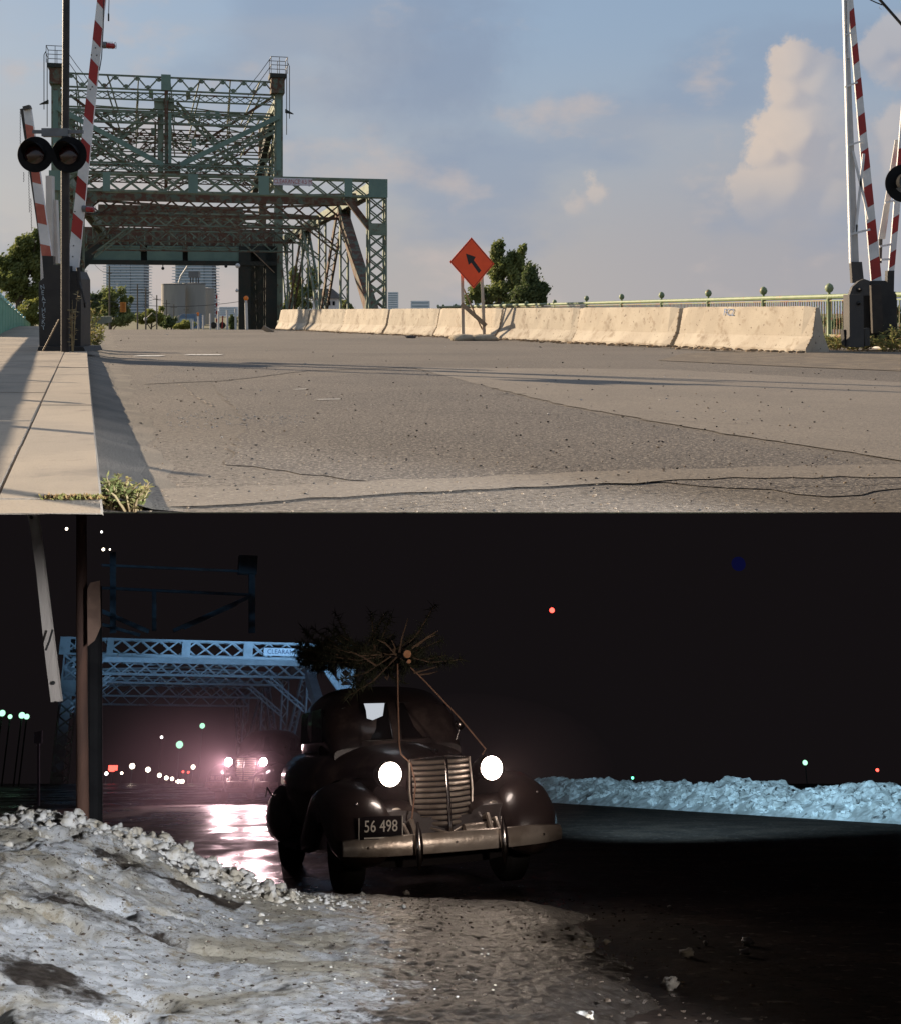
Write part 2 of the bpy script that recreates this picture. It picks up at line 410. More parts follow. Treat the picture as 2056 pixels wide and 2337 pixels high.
def zsurf(parent, name, pix, m, z, jag=0, seed=1):
    """a thin sheet part of the road whose outline follows ground points"""
    rnd = random.Random(seed); P = []
    pts = [DG(px, py, z) for px, py in pix]
    for a, c in zip(pts, pts[1:] + pts[:1]):
        n = max(1, int((c - a).length / .12)) if jag else 1
        for i in range(n):
            q = a.lerp(c, i / n); P.append(q + V((rnd.uniform(-jag, jag), rnd.uniform(-jag, jag) * 1.5, 0)))
    b = MB(); b.add(P, [tuple(range(len(P)))])
    o = b.build(name, m, parent=parent)
    import bmesh
    bm = bmesh.new(); bm.from_mesh(o.data); bmesh.ops.triangulate(bm, faces=bm.faces)
    for f in bm.faces:
        if f.normal.z < 0: f.normal_flip()
    bm.to_mesh(o.data); bm.free(); return o
zsurf(road, 'asphalt_patch', [(480,873),(900,848),(1000,846),(1180,905),(1390,950),(1700,1010),(2056,1075),(2056,1062),(2300,1090),(1900,1130),(1400,1092),(900,1105),(520,1060),(560,960)], ROADD, .004, .03, 3)
zsurf(road, 'asphalt_patch', [(940,838),(1500,842),(2056,872),(2400,920),(2400,1075),(2056,1050),(1650,988),(1290,925),(1105,880)], ROADL, .006, .02, 4)
zsurf(road, 'asphalt_patch', [(300,1120),(700,1104),(1100,1086),(1675,1066),(2400,1050),(2400,1085),(1675,1090),(1250,1110),(850,1128),(560,1148),(290,1163)], ROADL, .008, .02, 5)
zsurf(road, 'asphalt_patch', [(380,834),(760,834),(940,838),(700,846),(520,868),(330,876)], ROADD, .004, .02, 8)
def crack(pix, w, m=BLACK2, seed=1, z=.010):
    rnd = random.Random(seed); b = MB(); pts = []
    P = [DG(*p, z) for p in pix]
    for a, c in zip(P[:-1], P[1:]):
        n = max(2, int((c - a).length / .07))
        pts += [a.lerp(c, i / n) + V((rnd.uniform(-.012, .012), rnd.uniform(-.03, .03), 0)) for i in range(n)]
    pts.append(P[-1])
    for i, (a, c) in enumerate(zip(pts[:-1], pts[1:])):
        ww = w * rnd.uniform(.3, 1.3)
        if rnd.random() < .12: continue
        b.quad(a + V((0, -ww, 0)), c + V((0, -ww, 0)), c + V((0, ww, 0)), a + V((0, ww, 0)))
    return b.build('crack', m, parent=road)
CRK = mat('crack_dark', (.035, .032, .030), None, rough=1)
crack([(640,1166),(880,1153),(1050,1142),(1250,1132),(1500,1120),(2056,1100)], .005, CRK, 2)
crack([(860,936),(1000,939),(1200,942),(1500,958),(1700,968)], .006, CRK, 3)
crack([(410,876),(440,900),(485,925)], .02, mat('crack_filler', (.24, .20, .16), None, rough=1), 4)
crack([(940,838),(1105,880),(1290,925),(1650,988),(2056,1050)], .004, CRK, 5)
crack([(670,890),(725,886)], .012, CRK, 7); crack([(1050,875),(1110,874)], .012, CRK, 8); crack([(1135,900),(1200,897)], .014, CRK, 9)
crack([(230,858),(420,846),(620,840)], .005, CRK, 10)
LM = mat('worn_white_marking', (.62, .62, .60), (.2, .18, .165), 9, .7, thr=(.52, .6))
for px0, px1, py in ((310, 372, 811.5), (425, 506, 809)):
    a = DG(px0, py, .01); c = DG(px1, py, .01)
    b = MB(); b.quad(a + V((0, -.22, 0)), c + V((0, -.22, 0)), c + V((0, .22, 0)), a + V((0, .22, 0))); b.build('lane_marking', LM, parent=road)
for (a_, b_, py, w_) in ((718, 778, 911, .02), (670, 700, 888, .02)):
    a = DG(a_, py, .012); c = DG(b_, py - 1, .012); q = MB(); q.quad(a + V((0, -w_, 0)), c + V((0, -w_, 0)), c + V((0, w_, 0)), a + V((0, w_, 0))); q.build('lane_marking', LM, parent=road)

# sandy gutter between curb and asphalt, edge wavy
b = MB(); rnd = random.Random(5); pr = None; y = Y0
while y < 48:
    w = .26 + .10 * noise.noise(V((y * .55, 2, 0))) + .05 * noise.noise(V((y * 2.3, 7, 0))) + max(0, (y - 8)) * .012
    hb = .035 + .03 * noise.noise(V((y * 1.1, 4, 4))); cur = [V((curbx(y) + .002, y, .05 + hb * .6)), V((curbx(y) + w * .45, y, .02 + hb * .5)), V((curbx(y) + w * .85, y, .012 + .012 * noise.noise(V((y * 3, 0, 2))))), V((curbx(y) + w * 1.35, y, .0008))]
    if pr:
        for q_ in range(3): b.quad(pr[q_], pr[q_ + 1], cur[q_ + 1], cur[q_])
    pr = cur; y += .12
b.build('gutter', GUTTER, kind='structure', smooth='all')
# dirt along the foot of the barriers
BA, BB = V((-7.56, 51.5)), V((6.4, 21.7))
bdir = (BB - BA).normalized(); bnor = V((-bdir.y, bdir.x)) * -1
if bnor.y > 0: bnor = -bnor
b = MB(); pr = None
for i in range(150):
    t = -1 + i * .26; p = BA + bdir * t; w = .35 + .25 * noise.noise(V((t * .6, 0, 3))) + .12 * noise.noise(V((t * 2.2, 0, 9))) + max(0, t - 26) * .07
    q = p + bnor * w; r_ = p - bnor * .5
    cur = (V((r_.x, r_.y, gz(r_.y) + .012)), V((q.x, q.y, gz(q.y) + .009)))
    if pr: b.quad(pr[0], pr[1], cur[1], cur[0])
    pr = cur
b.build('dirt_strip', DIRT, kind='structure')
zs = MB(); P = [DG(*p, .007) for p in ((1840,800),(2056,806),(2500,815),(2500,850),(2056,846),(1850,838),(1500,822),(1560,806))]; zs.add(P, [tuple(range(len(P)))]); zs.build('dirt_shoulder', DIRT, kind='structure')

# sidewalk: concrete slabs and curb stones
sw = thing('sidewalk', None, None, (CA.x, CA.y, 0), kind='structure')
joints = [3.595, 3.86, 5.35, 6.6, 7.75, 8.95, 10.2, 11.5, 12.9, 14.6, 16.55, 17.4, 19.2, 21.0, 22.8, 24.8, 27, 29.4, 32, 35, 38.5, 42, 46, 50, 55, 60]
nrm = V((-cdir.y, cdir.x)); nrm = nrm if nrm.x < 0 else -nrm
def vplane(y): return EYE - .1669 * y - .006
def slab(y0, y1, v0, v1, name, m, top):
    gp = .0035; b = MB(); rnd = random.Random(int(y0 * 100 + v0 * 10)); tl = rnd.uniform(-.004, .004)
    cut = [y0 + gp] + ([4.49] if y0 < 4.49 < y1 else []) + [y1 - gp]
    secs = []
    for y in cut:
        z0 = max(-.05, vplane(y)) if y < 6 else -.05
        zt = top + gz(y) + tl
        c = V((curbx(y), y))
        a = (c.x - (v0 + gp), c.x - (v1 - gp))
        z0 = min(z0, zt - .004) + gz(y)
        secs.append([V((a[0], y, z0)), V((a[0], y, zt - .008)), V((a[0] - .008, y, zt)), V((a[1], y, zt)), V((a[1], y, z0))])
    b.loft(secs); o = fixn(b.build(name, m, parent=sw)); return o
for y0, y1 in zip(joints[:-1], joints[1:]):
    s0 = .34
    slab(y0, y1, 0, s0, 'curb_stone', SLAB2, .15)
    slab(y0, y1, s0, 2.1, 'paving_slab', SLAB, .15)
    slab(y0, y1, 2.1, 3.9, 'paving_slab', SLAB, .15)
# dirt and moss in the nearest joint
# ------------------------------------------------------------------ vegetation helpers
def leaves(b, c, rad, n, size, rnd, nb=14, flat=1.0, shell=.55):
    n = int(n * 2.6); size = size * .56; nb = int(nb * 1.5)
    """leaf sized faces gathered in clumps through an ellipsoid"""
    c = V(c); cl = []
    for i in range(nb):
        while True:
            p = V((rnd.uniform(-1, 1), rnd.uniform(-1, 1), rnd.uniform(-1, 1)))
            if p.length < 1: break
        p = p.normalized() * (shell + (1 - shell) * rnd.random()) * rnd.uniform(.6, 1.0)
        cl.append((p, rnd.uniform(.22, .42)))
    for i in range(n):
        q, r_ = rnd.choice(cl)
        e = V((rnd.gauss(0, 1), rnd.gauss(0, 1), rnd.gauss(0, 1))) * r_ * .5
        p = q + e; p = c + V((p.x * rad[0], p.y * rad[1], p.z * rad[2]))
        s_ = size * rnd.uniform(.5, 1.3)
        d = V((rnd.gauss(0, 1), rnd.gauss(0, 1), rnd.gauss(0, .8))).normalized(); u = d.orthogonal().normalized(); v = d.cross(u)
        b.add([p - u * s_, p - v * s_ * .5, p + u * s_, p + v * s_ * .5], [(0, 1, 2, 3)])
def tree(name, label, base, h, crowns, m, size, n, trunk_r=.25, seed=1, group=None, lean=0):
    rnd = random.Random(seed); t = thing(name, label, 'tree', base, group=group); B = V(base)
    b = MB(); top = B + V((lean, 0, h * .8))
    b.tube([B, B.lerp(top, .4) + V((.1, 0, 0)), top], [trunk_r, trunk_r * .7, trunk_r * .25], 8)
    for (cx, cy, cz, rx, ry, rz) in crowns:
        st = B.lerp(top, .25 + .4 * rnd.random()); en = B + V((cx, cy, cz))
        b.tube([st, st.lerp(en, .5) + V((0, 0, -.1 * h * .3)), en], [trunk_r * .45, trunk_r * .3, trunk_r * .1], 6)
    b.build('trunk', BARK, parent=t)
    b = MB(); tot = sum(c[3] * c[5] for c in crowns)
    for (cx, cy, cz, rx, ry, rz) in crowns:
        leaves(b, B + V((cx, cy, cz)), (rx, ry, rz), int(n * rx * rz / tot), size, rnd, nb=max(6, int(14 * rx * rz / tot * len(crowns) ** .5)))
    b.build('crown', m, parent=t)
    return t
def P2(px, py, y, gx=None):
    return D(px, py, y)
def tree_px(name, label, y, bpx, crowns_px, m, size, n, seed, h=None, group=None, tr=.25):
    """crowns given as photo ellipses (px, py, rx, ry) at distance y"""
    bp = D(bpx, 745, y); bz = gz(y); base = V((bp.x, y, bz)); k = y / FPX; cr = []
    rnd = random.Random(seed); top = 0
    for (px, py, rx, ry) in crowns_px:
        c = D(px, py, y) - base; top = max(top, c.z)
        cr.append((c.x, rnd.uniform(-.3, .3) * rx * k, c.z, rx * k, rx * k, ry * k))
    return tree(name, label, base, max(2, top), cr, m, size, n, tr, seed, group)
tree_px('leafy_tree', 'big leafy tree at the left edge, behind the sea green railing', 75, 40, [(60,560,38,38),(30,610,42,38),(78,600,30,54),(15,650,34,26),(62,660,42,32),(85,545,16,28),(40,640,34,30)], LEAF1, .22, 8600, 11, tr=.3)
tree_px('bushy_tree', 'yellowish bushy tree low down left of the gate cabinet', 70, 62, [(60,715,36,26),(30,722,25,22),(82,720,20,34)], LEAF3, .18, 3000, 12)
tree_px('poplar_tree', 'tall loose tree behind the orange diamond sign', 150, 1140, [(1132,575,20,38),(1150,600,30,40),(1185,585,18,36),(1125,620,28,40),(1180,640,30,44),(1100,665,34,30),(1150,670,40,34),(1190,605,18,24),(1083,682,26,20)], LEAF1, .42, 7000, 13, tr=.5)
tree_px('round_tree', 'dark rounded tree right of the tall tree behind the sign', 140, 1205, [(1212,650,32,44),(1200,675,46,30),(1170,684,38,22),(1232,668,20,30)], LEAF2, .38, 5200, 14, tr=.4)
tree_px('bushy_tree', 'green tree in front of the left glass tower, under the bridge', 190, 250, [(245,690,34,34),(270,680,28,26),(225,705,30,28),(290,705,22,30),(205,725,26,24),(260,728,50,22)], LEAF1, .42, 5600, 15)
tree_px('bushy_tree', 'dark bush beside the gate cabinet under the bridge', 170, 200, [(196,700,16,40),(215,690,18,30),(190,735,22,20)], LEAF2, .4, 2600, 16)
tree_px('bushy_tree', 'yellow green trees left of the grey silos', 240, 345, [(350,718,28,22),(330,728,26,18),(368,728,18,18)], LEAF3, .5, 3000, 17)
tree_px('round_bush', 'small dark bush at the foot of the left silo', 220, 392, [(390,733,14,16),(380,740,14,10)], LEAF2, .4, 1400, 18)
tree_px('round_bush', 'low yellow green bush in front of the middle silo', 230, 425, [(425,741,26,10),(410,745,20,8)], LEAF3, .4, 1200, 19)
tree_px('bushy_tree', 'tree seen between the leaning truss members of the bridge', 190, 700, [(680,640,22,36),(715,640,22,36),(695,680,36,30),(660,700,20,26)], LEAF1, .45, 4400, 20)
tree_px('round_tree', 'small tree right of the pavilion behind the truss', 200, 790, [(790,697,14,14),(800,703,14,9)], LEAF1, .4, 1000, 21)
tree_px('round_bush', 'dark bush at the right foot of the bridge tower', 150, 528, [(530,738,10,18)], LEAF2, .35, 900, 22)
tree_px('far_tree', 'low far trees seen through the pickets by the right gate', 260, 1935, [(1905,735,26,20),(1945,742,30,18),(1985,735,26,22),(2040,722,30,26)], LEAF2, .5, 2600, 23)
# ------------------------------------------------------------------ far town
def condo(px0, px1, ptop, y, label, seed, split=.72):
    k = y / FPX; x0 = (px0 - CX) * k; x1 = (px1 - CX) * k; W = x1 - x0; top = EYE + (HZ - ptop) * k
    t = thing('apartment_tower', label, 'building', ((x0 + x1) / 2, y, gz(y)), group='glass towers far behind the bridge')
    fh = 3.0; n = int((top - gz(y)) / fh); rnd = random.Random(seed)
    core = MB(); core.box(((x0 + x1) / 2, y + 12, (gz(y) + gz(y) + n * fh) / 2), (W - 5, 20, n * fh)); core.build('core', TSIDE, parent=t)
    for i in range(n):
        z = gz(y) + i * fh
        b = MB(); jw = rnd.choice((0, 0, 1.2))
        b.box(((x0 + x1) / 2, y + 12, z + .35), (W + jw, 26, .7)); b.build('floor_slab', TSLAB, parent=t)
        b = MB(); xs = x0 + W * split
        b.box(((x0 + 3 + xs) / 2, y + 1.0, z + 1.85), (xs - x0 - 3, 1.2, 2.2)); b.box(((xs + .4 + x1 - 3) / 2, y + 1.8, z + 1.85), (x1 - 3 - xs - .4, 1.2, 2.2))
        b.build('window_band', GLASSB, parent=t)
        if i % 2 == 0:
            b = MB()
            for q in range(4):
                xx = x0 + 3 + (W * split - 4) * (q + .5) / 4; b.box((xx, y + .3, z + 1.5), (.5, .3, 1.6))
            b.build('mullions', TSIDE, parent=t)
    return t
condo(236, 334, 588, 1280, 'left one of two pale balconied glass towers seen under the bridge', 1, .62)
condo(394, 490, 590, 1240, 'right glass tower with balconies, rising behind the grey silos', 2, .74)
def silo(px, rp, ptop, y, label, g='grey concrete silos under the bridge'):
    k = y / FPX; x = (px - CX) * k; r_ = rp * k; top = EYE + (HZ - ptop) * k; z0 = gz(y)
    t = thing('silo', label, 'silo', (x, y, z0), group=g)
    b = MB(); b.lathe((x, y, z0), (0, 0, 1), [(r_, 0), (r_, top - z0), (r_ * .97, top - z0 + .05), (0.01, top - z0 + .5)], 40); b.build('drum', SILO, parent=t, smooth=True)
    b = MB(); b.lathe((x, y, top), (0, 0, 1), [(r_ * 1.02, -.35), (r_ * 1.02, .1)], 40, False); b.build('rim', GREY, parent=t)
    return t
s1 = silo(396, 27, 648, 520, 'left grey concrete silo with sunlit left flank')
s2 = silo(443, 26, 647, 530, 'middle grey silo under the rooftop hopper house')
s3 = silo(474, 16, 658, 560, 'slim right silo half hidden by the middle one')
k = 525 / FPX
hp = thing('hopper_house', 'small dark hopper house on legs on top of the silos', 'building', D(444, 647, 528))
b = MB(); c = D(444, 626, 528); b.box(c, (23 * k, 4, 14 * k)); b.build('cabin', GREY, parent=hp)
for dx in (-9, -3, 4, 9):
    b = MB(); b.bar(D(444 + dx, 633, 528), D(444 + dx, 648, 528), .4, .4); b.build('leg', DGREY, parent=hp)
b = MB(); b.tube([D(408, 645, 515), D(413, 630, 515), D(428, 607, 515)], .35, 6); fx = b.build('conveyor_chute', WHITE2, base=D(408, 645, 515)); props(fx, 'thin pale chute rising from the left silo past the tower', 'chute')
def block(px0, px1, ptop, y, label, m, name='far_building', rows=5, cols=6):
    k = y / FPX; x0 = (px0 - CX) * k; x1 = (px1 - CX) * k; z0 = gz(y); top = EYE + (HZ - ptop) * k
    t = thing(name, label, 'building', ((x0 + x1) / 2, y, z0))
    b = MB(); b.box(((x0 + x1) / 2, y + 6, (z0 + top) / 2), (x1 - x0, 12, top - z0)); b.build('wall', m, parent=t)
    h = (top - z0) * .92; 
    for r_ in range(rows):
        b = MB(); z = top - (r_ + .6) * h / rows * .9
        b.box(((x0 + x1) / 2, y - .05, z), ((x1 - x0) * .9, .2, h / rows * .4)); b.build('window_row', GLASSB, parent=t)
    return t
block(886, 909, 666, 1500, 'pale high rise just right of the bridge portal post', TSLAB, rows=9)
block(938, 981, 686, 1300, 'low white block on the skyline left of the diamond sign', TSLAB, rows=4)
block(1033, 1048, 695, 900, 'tiny pale roof on the skyline behind the sign posts', WHITE2, rows=2)
block(500, 540, 700, 1500, 'hazy low blocks at the right end of the opening under the bridge', TSLAB, rows=4)
block(365, 385, 702, 1500, 'hazy low block left of the silos', TSLAB, rows=3)
block(410, 445, 716, 420, 'low blue grey shed in front of the silos', mat('shed_blue', (.13, .2, .3), None), rows=1)
pv = thing('pavilion', 'white pavilion with dark hipped roof behind the bridge truss', 'building', D(745, 745, 170))
k = 170 / FPX; c = D(745, 690, 172)
b = MB(); b.box((c.x, 173, (gz(170) + D(0, 680, 172).z) / 2), (56 * k, 5, D(0, 680, 172).z - gz(170))); b.build('wall', WHITE, parent=pv)
b = MB(); e = D(0, 681, 172).z; tpz = D(0, 658, 172).z
b.loft([[V((c.x - 34*k, 170, e)), V((c.x + 36*k, 170, e)), V((c.x + 36*k, 177, e)), V((c.x - 34*k, 177, e))], [V((c.x - 14*k, 173, tpz)), V((c.x + 12*k, 173, tpz)), V((c.x + 12*k, 174, tpz)), V((c.x - 14*k, 174, tpz))]]); b.build('roof', BLACK2, parent=pv)
for i in range(5):
    b = MB(); b.box((c.x + (-20 + i * 10) * k, 170.4, D(0, 692, 172).z), (5 * k, .1, 9 * k)); b.build('window', BLACK, parent=pv)
# utility poles beyond the bridge
for i, (px, pt, y, wpx) in enumerate(((250, 606, 130, 4.5), (314, 648, 170, 4), (333, 656, 190, 4), (358, 673, 230, 3.6), (380, 684, 260, 3), (397, 694, 300, 2.6), (425, 700, 330, 2.4))):
    t = thing('utility_pole', ['tallest wooden pole in front of the left glass tower', 'pole just right of the left glass tower', 'pole with crossarm between the tower and the silos', 'short pole with crossarm left of the silos', 'pole in front of the left silo', 'thin pole before the left silo centre', 'thin pole between the two big silos'][i], 'pole', (D(px, 745, y).x, y, gz(y)), group='utility poles beyond the bridge')
    x = D(px, 745, y).x; zt = D(px, pt, y).z; r_ = wpx / 2 * y / FPX
    b = MB(); b.tube([(x, y, gz(y)), (x, y, zt)], [r_, r_ * .75], 7); b.build('shaft', mat('pole_wood', (.10, .09, .07), None) if i == 0 else bpy.data.materials['pole_wood'], parent=t)
    b = MB(); b.box((x, y, zt - .8), (1.6 if i > 0 else .5, .12, .12)); b.build('crossarm', bpy.data.materials['pole_wood'], parent=t)
    if i in (3, 4, 5, 6):
        b = MB(); q = V((x, y, D(0, 722, y).z)); e = q + V((-26 * y / FPX, 0, -6 * y / FPX)); b.tube([q, q.lerp(e, .4) + V((0, 0, .9)), e], .07, 5); b.build('lamp_arm', GREY, parent=t)
        b = MB(); b.ball(e, .35, 8, 5); b.build('lamp_head', WHITE, parent=t)
WIRE = mat('wire', (.02, .02, .022), None, rough=.6)
def wire(a, b_, sag, label, r_=.02, n=14, name='overhead_wire'):
    q = MB(); a = V(a); b_ = V(b_); pts = [a.lerp(b_, i / n) - V((0, 0, sag * 4 * (i / n) * (1 - i / n))) for i in range(n + 1)]
    q.tube(pts, r_, 4); o = q.build(name, WIRE, base=a); props(o, label, 'wire'); return o
wire(D(190, 676, 150), D(545, 688, 150), .9, 'thin span wire crossing under the bridge in front of the towers', .03)
wire(D(200, 684, 140), D(300, 702, 140), .2, 'wire that holds the yellow traffic signal', .03)
wire(D(214, 600, 120), D(250, 622, 130), .3, 'wire slanting down to the tallest far pole', .02)
wire(D(333, 658, 190), D(372, 686, 260), .6, 'wire sagging between two short poles near the silos', .03)
ts = thing('traffic_signal', 'yellow backed traffic signal hanging under the bridge', 'traffic light', D(281, 712, 138))
b = MB(); b.box(D(281, 700.5, 138), (12.5 * 138 / FPX, .3, 23 * 138 / FPX)); b.build('housing', YSIG, parent=ts)
for dy in (-7, 0, 7):
    b = MB(); b.lathe(D(281, 700.5 + dy, 137.85), (0, -1, 0), [(.15, 0), (.15, .12)], 10); b.build('lens', mat('amber_dull', (.35, .12, .02), None) if dy == -7 else bpy.data.materials['amber_dull'], parent=ts)
tf = thing('transformer', 'grey pole transformer right of the left gate cabinet', 'transformer', D(191, 642, 60))
b = MB(); b.lathe(D(191, 641, 60), (0, 0, 1), [(.12, 0), (.14, .03), (.14, .42), (.12, .45)], 14); b.build('tank', GREY, parent=tf, smooth=True)
b = MB(); b.bar(D(184, 618, 60), D(200, 618, 60), .03, .03); b.bar(D(184, 615, 60), D(184, 650, 60), .05, .05); b.build('bracket', BLACK2, parent=tf)
# marker posts on the crest
for i, (px, pt, w_) in enumerate(((437, 727, 4), (441, 731, 3), (464, 719, 4), (480, 715, 4), (499, 711, 4.5), (519, 707, 5), (538, 704, 5))):
    y = 52 + i; x = D(px, 0, y).x; o = MB(); zt = D(0, pt, y).z; r_ = w_ / 2 * y / FPX
    o.tube([(x, y, gz(y)), (x, y, zt)], r_, 8); o = o.build('delineator_post', WHITE2, base=(x, y, gz(y))); props(o, ['leftmost short white post on the road crest', 'shortest white post, right beside the leftmost one', 'white post right of the small amber light', 'white post below the middle of the right tower', 'white post by the far striped gate', 'second tall white post from the tower foot', 'tall white post nearest the dark tower foot'][i], 'post', 'white posts on the road crest')
def amber(px, pb, pt, y, rp, label, wp):
    t = thing('warning_light', label, 'warning light', (D(px, 0, y).x, y, gz(y)), group='amber warning lights')
    x = D(px, 0, y).x; b = MB(); b.tube([(x + .03, y, gz(y)), (x, y, D(0, pt + rp, y).z)], wp * y / FPX / 2, 8); b.build('post', WHITE2, parent=t)
    b = MB(); c = D(px, pt, y); b.lathe(c + V((0, .05, 0)), (0, -1, 0), [(.01, 0), (rp * y / FPX, .02), (rp * y / FPX, .08), (.01, .12)], 16); b.build('lens', AMBER, parent=t, smooth=True)
    b = MB(); b.box(c + V((0, 0, -rp * y / FPX * 1.5)), (rp * 1.4 * y / FPX, .1, rp * .9 * y / FPX)); b.build('battery_box', YSIG if wp < 5 else WOODB, parent=t)
amber(562, 752, 680, 53, 5.4, 'amber lamp on a pale post beside the dark tower foot', 7)
amber(452, 752, 715, 54, 3, 'small amber lamp on a pale post on the crest', 4)
fg = thing('far_crossing_gate', 'far striped crossing gate standing upright beyond the bridge', 'crossing gate', (D(495, 0, 120).x, 120, gz(120)))
b = MB(); b.bar((D(495, 0, 120).x, 120, gz(120)), D(495, 668, 120), .14, .08); b.build('arm', WHITE, parent=fg)
for i in range(4):
    b = MB(); b.bar(D(495, 735 - i * 18, 119.94), D(495, 727 - i * 18, 119.94), .15, .06); b.build('red_stripe', RED, parent=fg)
b = MB(); b.bar(D(494, 670, 120), D(493, 625, 120), .06, .06); b.bar(D(493, 626, 120), D(486, 625, 120), .06, .06); b.build('lamp_arm', BLACK2, parent=fg)
for px, l_ in ((488, 'left dark far crossing signal disc near the striped gate'), (508, 'right dark far crossing signal disc near the striped gate')):
    b = MB(); b.lathe(D(px, 742, 118), (0, -1, 0), [(.01, 0), (.32, .02), (.32, .1), (.01, .15)], 16); o = b.build('signal_disc', BLACK2, base=D(px, 742, 118)); props(o, l_, 'signal')
b = MB(); b.bar(D(507, 750, 100), D(509, 720, 100), .1, .06); o = b.build('striped_stake', RED, base=D(507, 750, 100)); props(o, 'short red slanting stake right of the far gate', 'stake')
b = MB(); b.bar(D(199, 750, 45), D(199, 709, 45), .09, .06); b.bar(D(194, 710, 45), D(204, 708, 45), .07, .06); o = b.build('orange_stake', ORANGE, base=D(199, 750, 45)); props(o, 'thin orange red stake right of the left gate cabinet', 'stake')
b = MB()
for px in (213, 221): b.bar(D(px, 748, 50), D(px, 727, 50), .05, .05)
b.box(D(215, 747, 50), (.32, .1, .12)); o = b.build('barricade', [GREY], base=D(215, 750, 50)); props(o, 'small pale legged barricade on the crest at the left', 'barricade')
# hanging lamps under the girder, daylight blocking walls etc come later
# ------------------------------------------------------------------ jersey barriers
prof = [(0, 0), (0, .07), (.17, .30), (.245, .85), (.40, .85), (.475, .30), (.62, .07), (.62, 0)]   # depth from toe, height
BL = (BB - BA).length / 8
labels = ['pale concrete barrier farthest away at the bridge foot, left end of the row', 'second pale barrier from the far left end of the row', 'third concrete barrier from the far left end of the row', 'greyer barrier just left of the orange sign posts', 'concrete barrier behind the two posts of the orange diamond sign', 'barrier that carries the thin shadow of the sign posts', 'barrier with faint chalk marks, second from the near right end', 'largest nearest barrier with blue letters at the right end of the row']
for i in range(8):
    rnd = random.Random(i + 40)
    y_off = rnd.uniform(-.04, .04); a2 = BA + bdir * (BL * i + .03); b2 = BA + bdir * (BL * (i + 1) - .03)
    yaw = rnd.uniform(-.05, .05)
    mid = (a2 + b2) / 2; t = thing('concrete_barrier', labels[i], 'barrier', (mid.x, mid.y, gz(mid.y)), group='jersey barriers along the road')
    b = MB(); secs = []; nS = 14
    for j in range(nS + 1):
        p = a2.lerp(b2, j / nS) + bnor * (yaw * (j / nS - .5) + y_off)
        endr = .0
        ring = []
        for q, (dd, hh) in enumerate(prof):
            jx = rnd.uniform(-.006, .006)
            e = (.035 if j in (0, nS) else 0) * (1 if hh > .8 or hh < .1 else .3)
            pp = p - bnor * (dd + jx + (e if dd < .3 else -e)) + bdir * (e * (1 if j == 0 else -1) * .6)
            ring.append(V((pp.x, pp.y, gz(p.y) + hh + rnd.uniform(-.004, .004) - (e * .7 if hh > .8 else 0))))
        secs.append(ring)
    b.loft(secs); fixn(b.build('body', CONC if i % 2 == 0 or i == 7 else CONC2, parent=t))
    b = MB()                                    # chipped brown edges at the joints
    for end, ss in ((0, 1), (nS, -1)):
        for q in range(2, 4):
            A_ = secs[end][q - 1]; B_ = secs[end][q]
            for k_ in range(7):
                p = A_.lerp(B_, (k_ + rnd.random()) / 7); b.ball(p + V((bnor.x, bnor.y, 0)) * .0 + V((bdir.x, bdir.y, 0)) * ss * .005, rnd.uniform(.007, .017), 6, 4, .6, seed=k_ + i)
    for k_ in range(10):
        p = secs[rnd.randrange(nS)][0]; b.ball(p + V((0, 0, .01)), rnd.uniform(.015, .04), 6, 4, .6, (2.4, 1, .8), k_ + i * 3)
    b.build('chipped_edge', CHIP, parent=t, kind='stuff')
    if i == 7:
        p = a2.lerp(b2, .40) - bnor * .232 ; ang = math.atan2(bdir.y, bdir.x)
        Mx = Matrix.Translation((p.x + bnor.x * .010, p.y + bnor.y * .010, .735)) @ Matrix.Rotation(ang, 4, 'Z') @ Matrix.Rotation(R(90 - 7.5), 4, 'X')
        text('FC2', .20, mat('blue_paint_mark', (.06, .14, .32), None), 'paint_mark', t, Mx, .001)
    if i == 6:
        p = a2.lerp(b2, .80) - bnor * .220; ang = math.atan2(bdir.y, bdir.x)
        Mx = Matrix.Translation((p.x + bnor.x * .018, p.y + bnor.y * .018, .64)) @ Matrix.Rotation(ang, 4, 'Z') @ Matrix.Rotation(R(90 - 7.5), 4, 'X')
        text('11-85', .20, mat('chalk_mark', (.58, .54, .47), None), 'chalk_mark', t, Mx, .001)
# rubble at the barrier foot
b = MB(); rnd = random.Random(77)
for i in range(520):
    t_ = rnd.uniform(0, 33); p = BA + bdir * t_ + bnor * (abs(rnd.gauss(0, .3)) + .02); s_ = rnd.uniform(.008, .035) * (1 + t_ / 40)
    b.ball((p.x, p.y, gz(p.y) + .015), s_, 5, 3, .7, (1.4, 1, .7), i)
b.build('rubble', CHIP, kind='stuff')
b = MB(); c2 = [MB(), MB(), MB()]
for i in range(620):
    px = rnd.uniform(240, 2000); py = 760 + 408 * rnd.random() ** .8; p = DG(px, py, .01)
    if p.x < curbx(p.y) + .05: continue
    s_ = rnd.uniform(.0015, .0042) * (1 + p.y / 9); c2[(0, 1, 1, 0, 1, 0, 2 if p.y > 7 else 1)[i % 7]].ball(p, s_, 5, 3, .8, (1.3, 1, .7), i)
for i in range(170):
    px = rnd.uniform(380, 700); py = rnd.gauss(957, 10); p = DG(px, max(930, py), .008); c2[2].ball(p, rnd.uniform(.003, .0065), 5, 3, .7, (1.4, 1, .5), i)
for q, m_ in zip(c2, (mat('grit_dark', (.03, .027, .025), None), mat('grit_brown', (.22, .17, .12), None), mat('grit_pale', (.55, .53, .50), None))): q.build('road_grit', m_, kind='stuff')
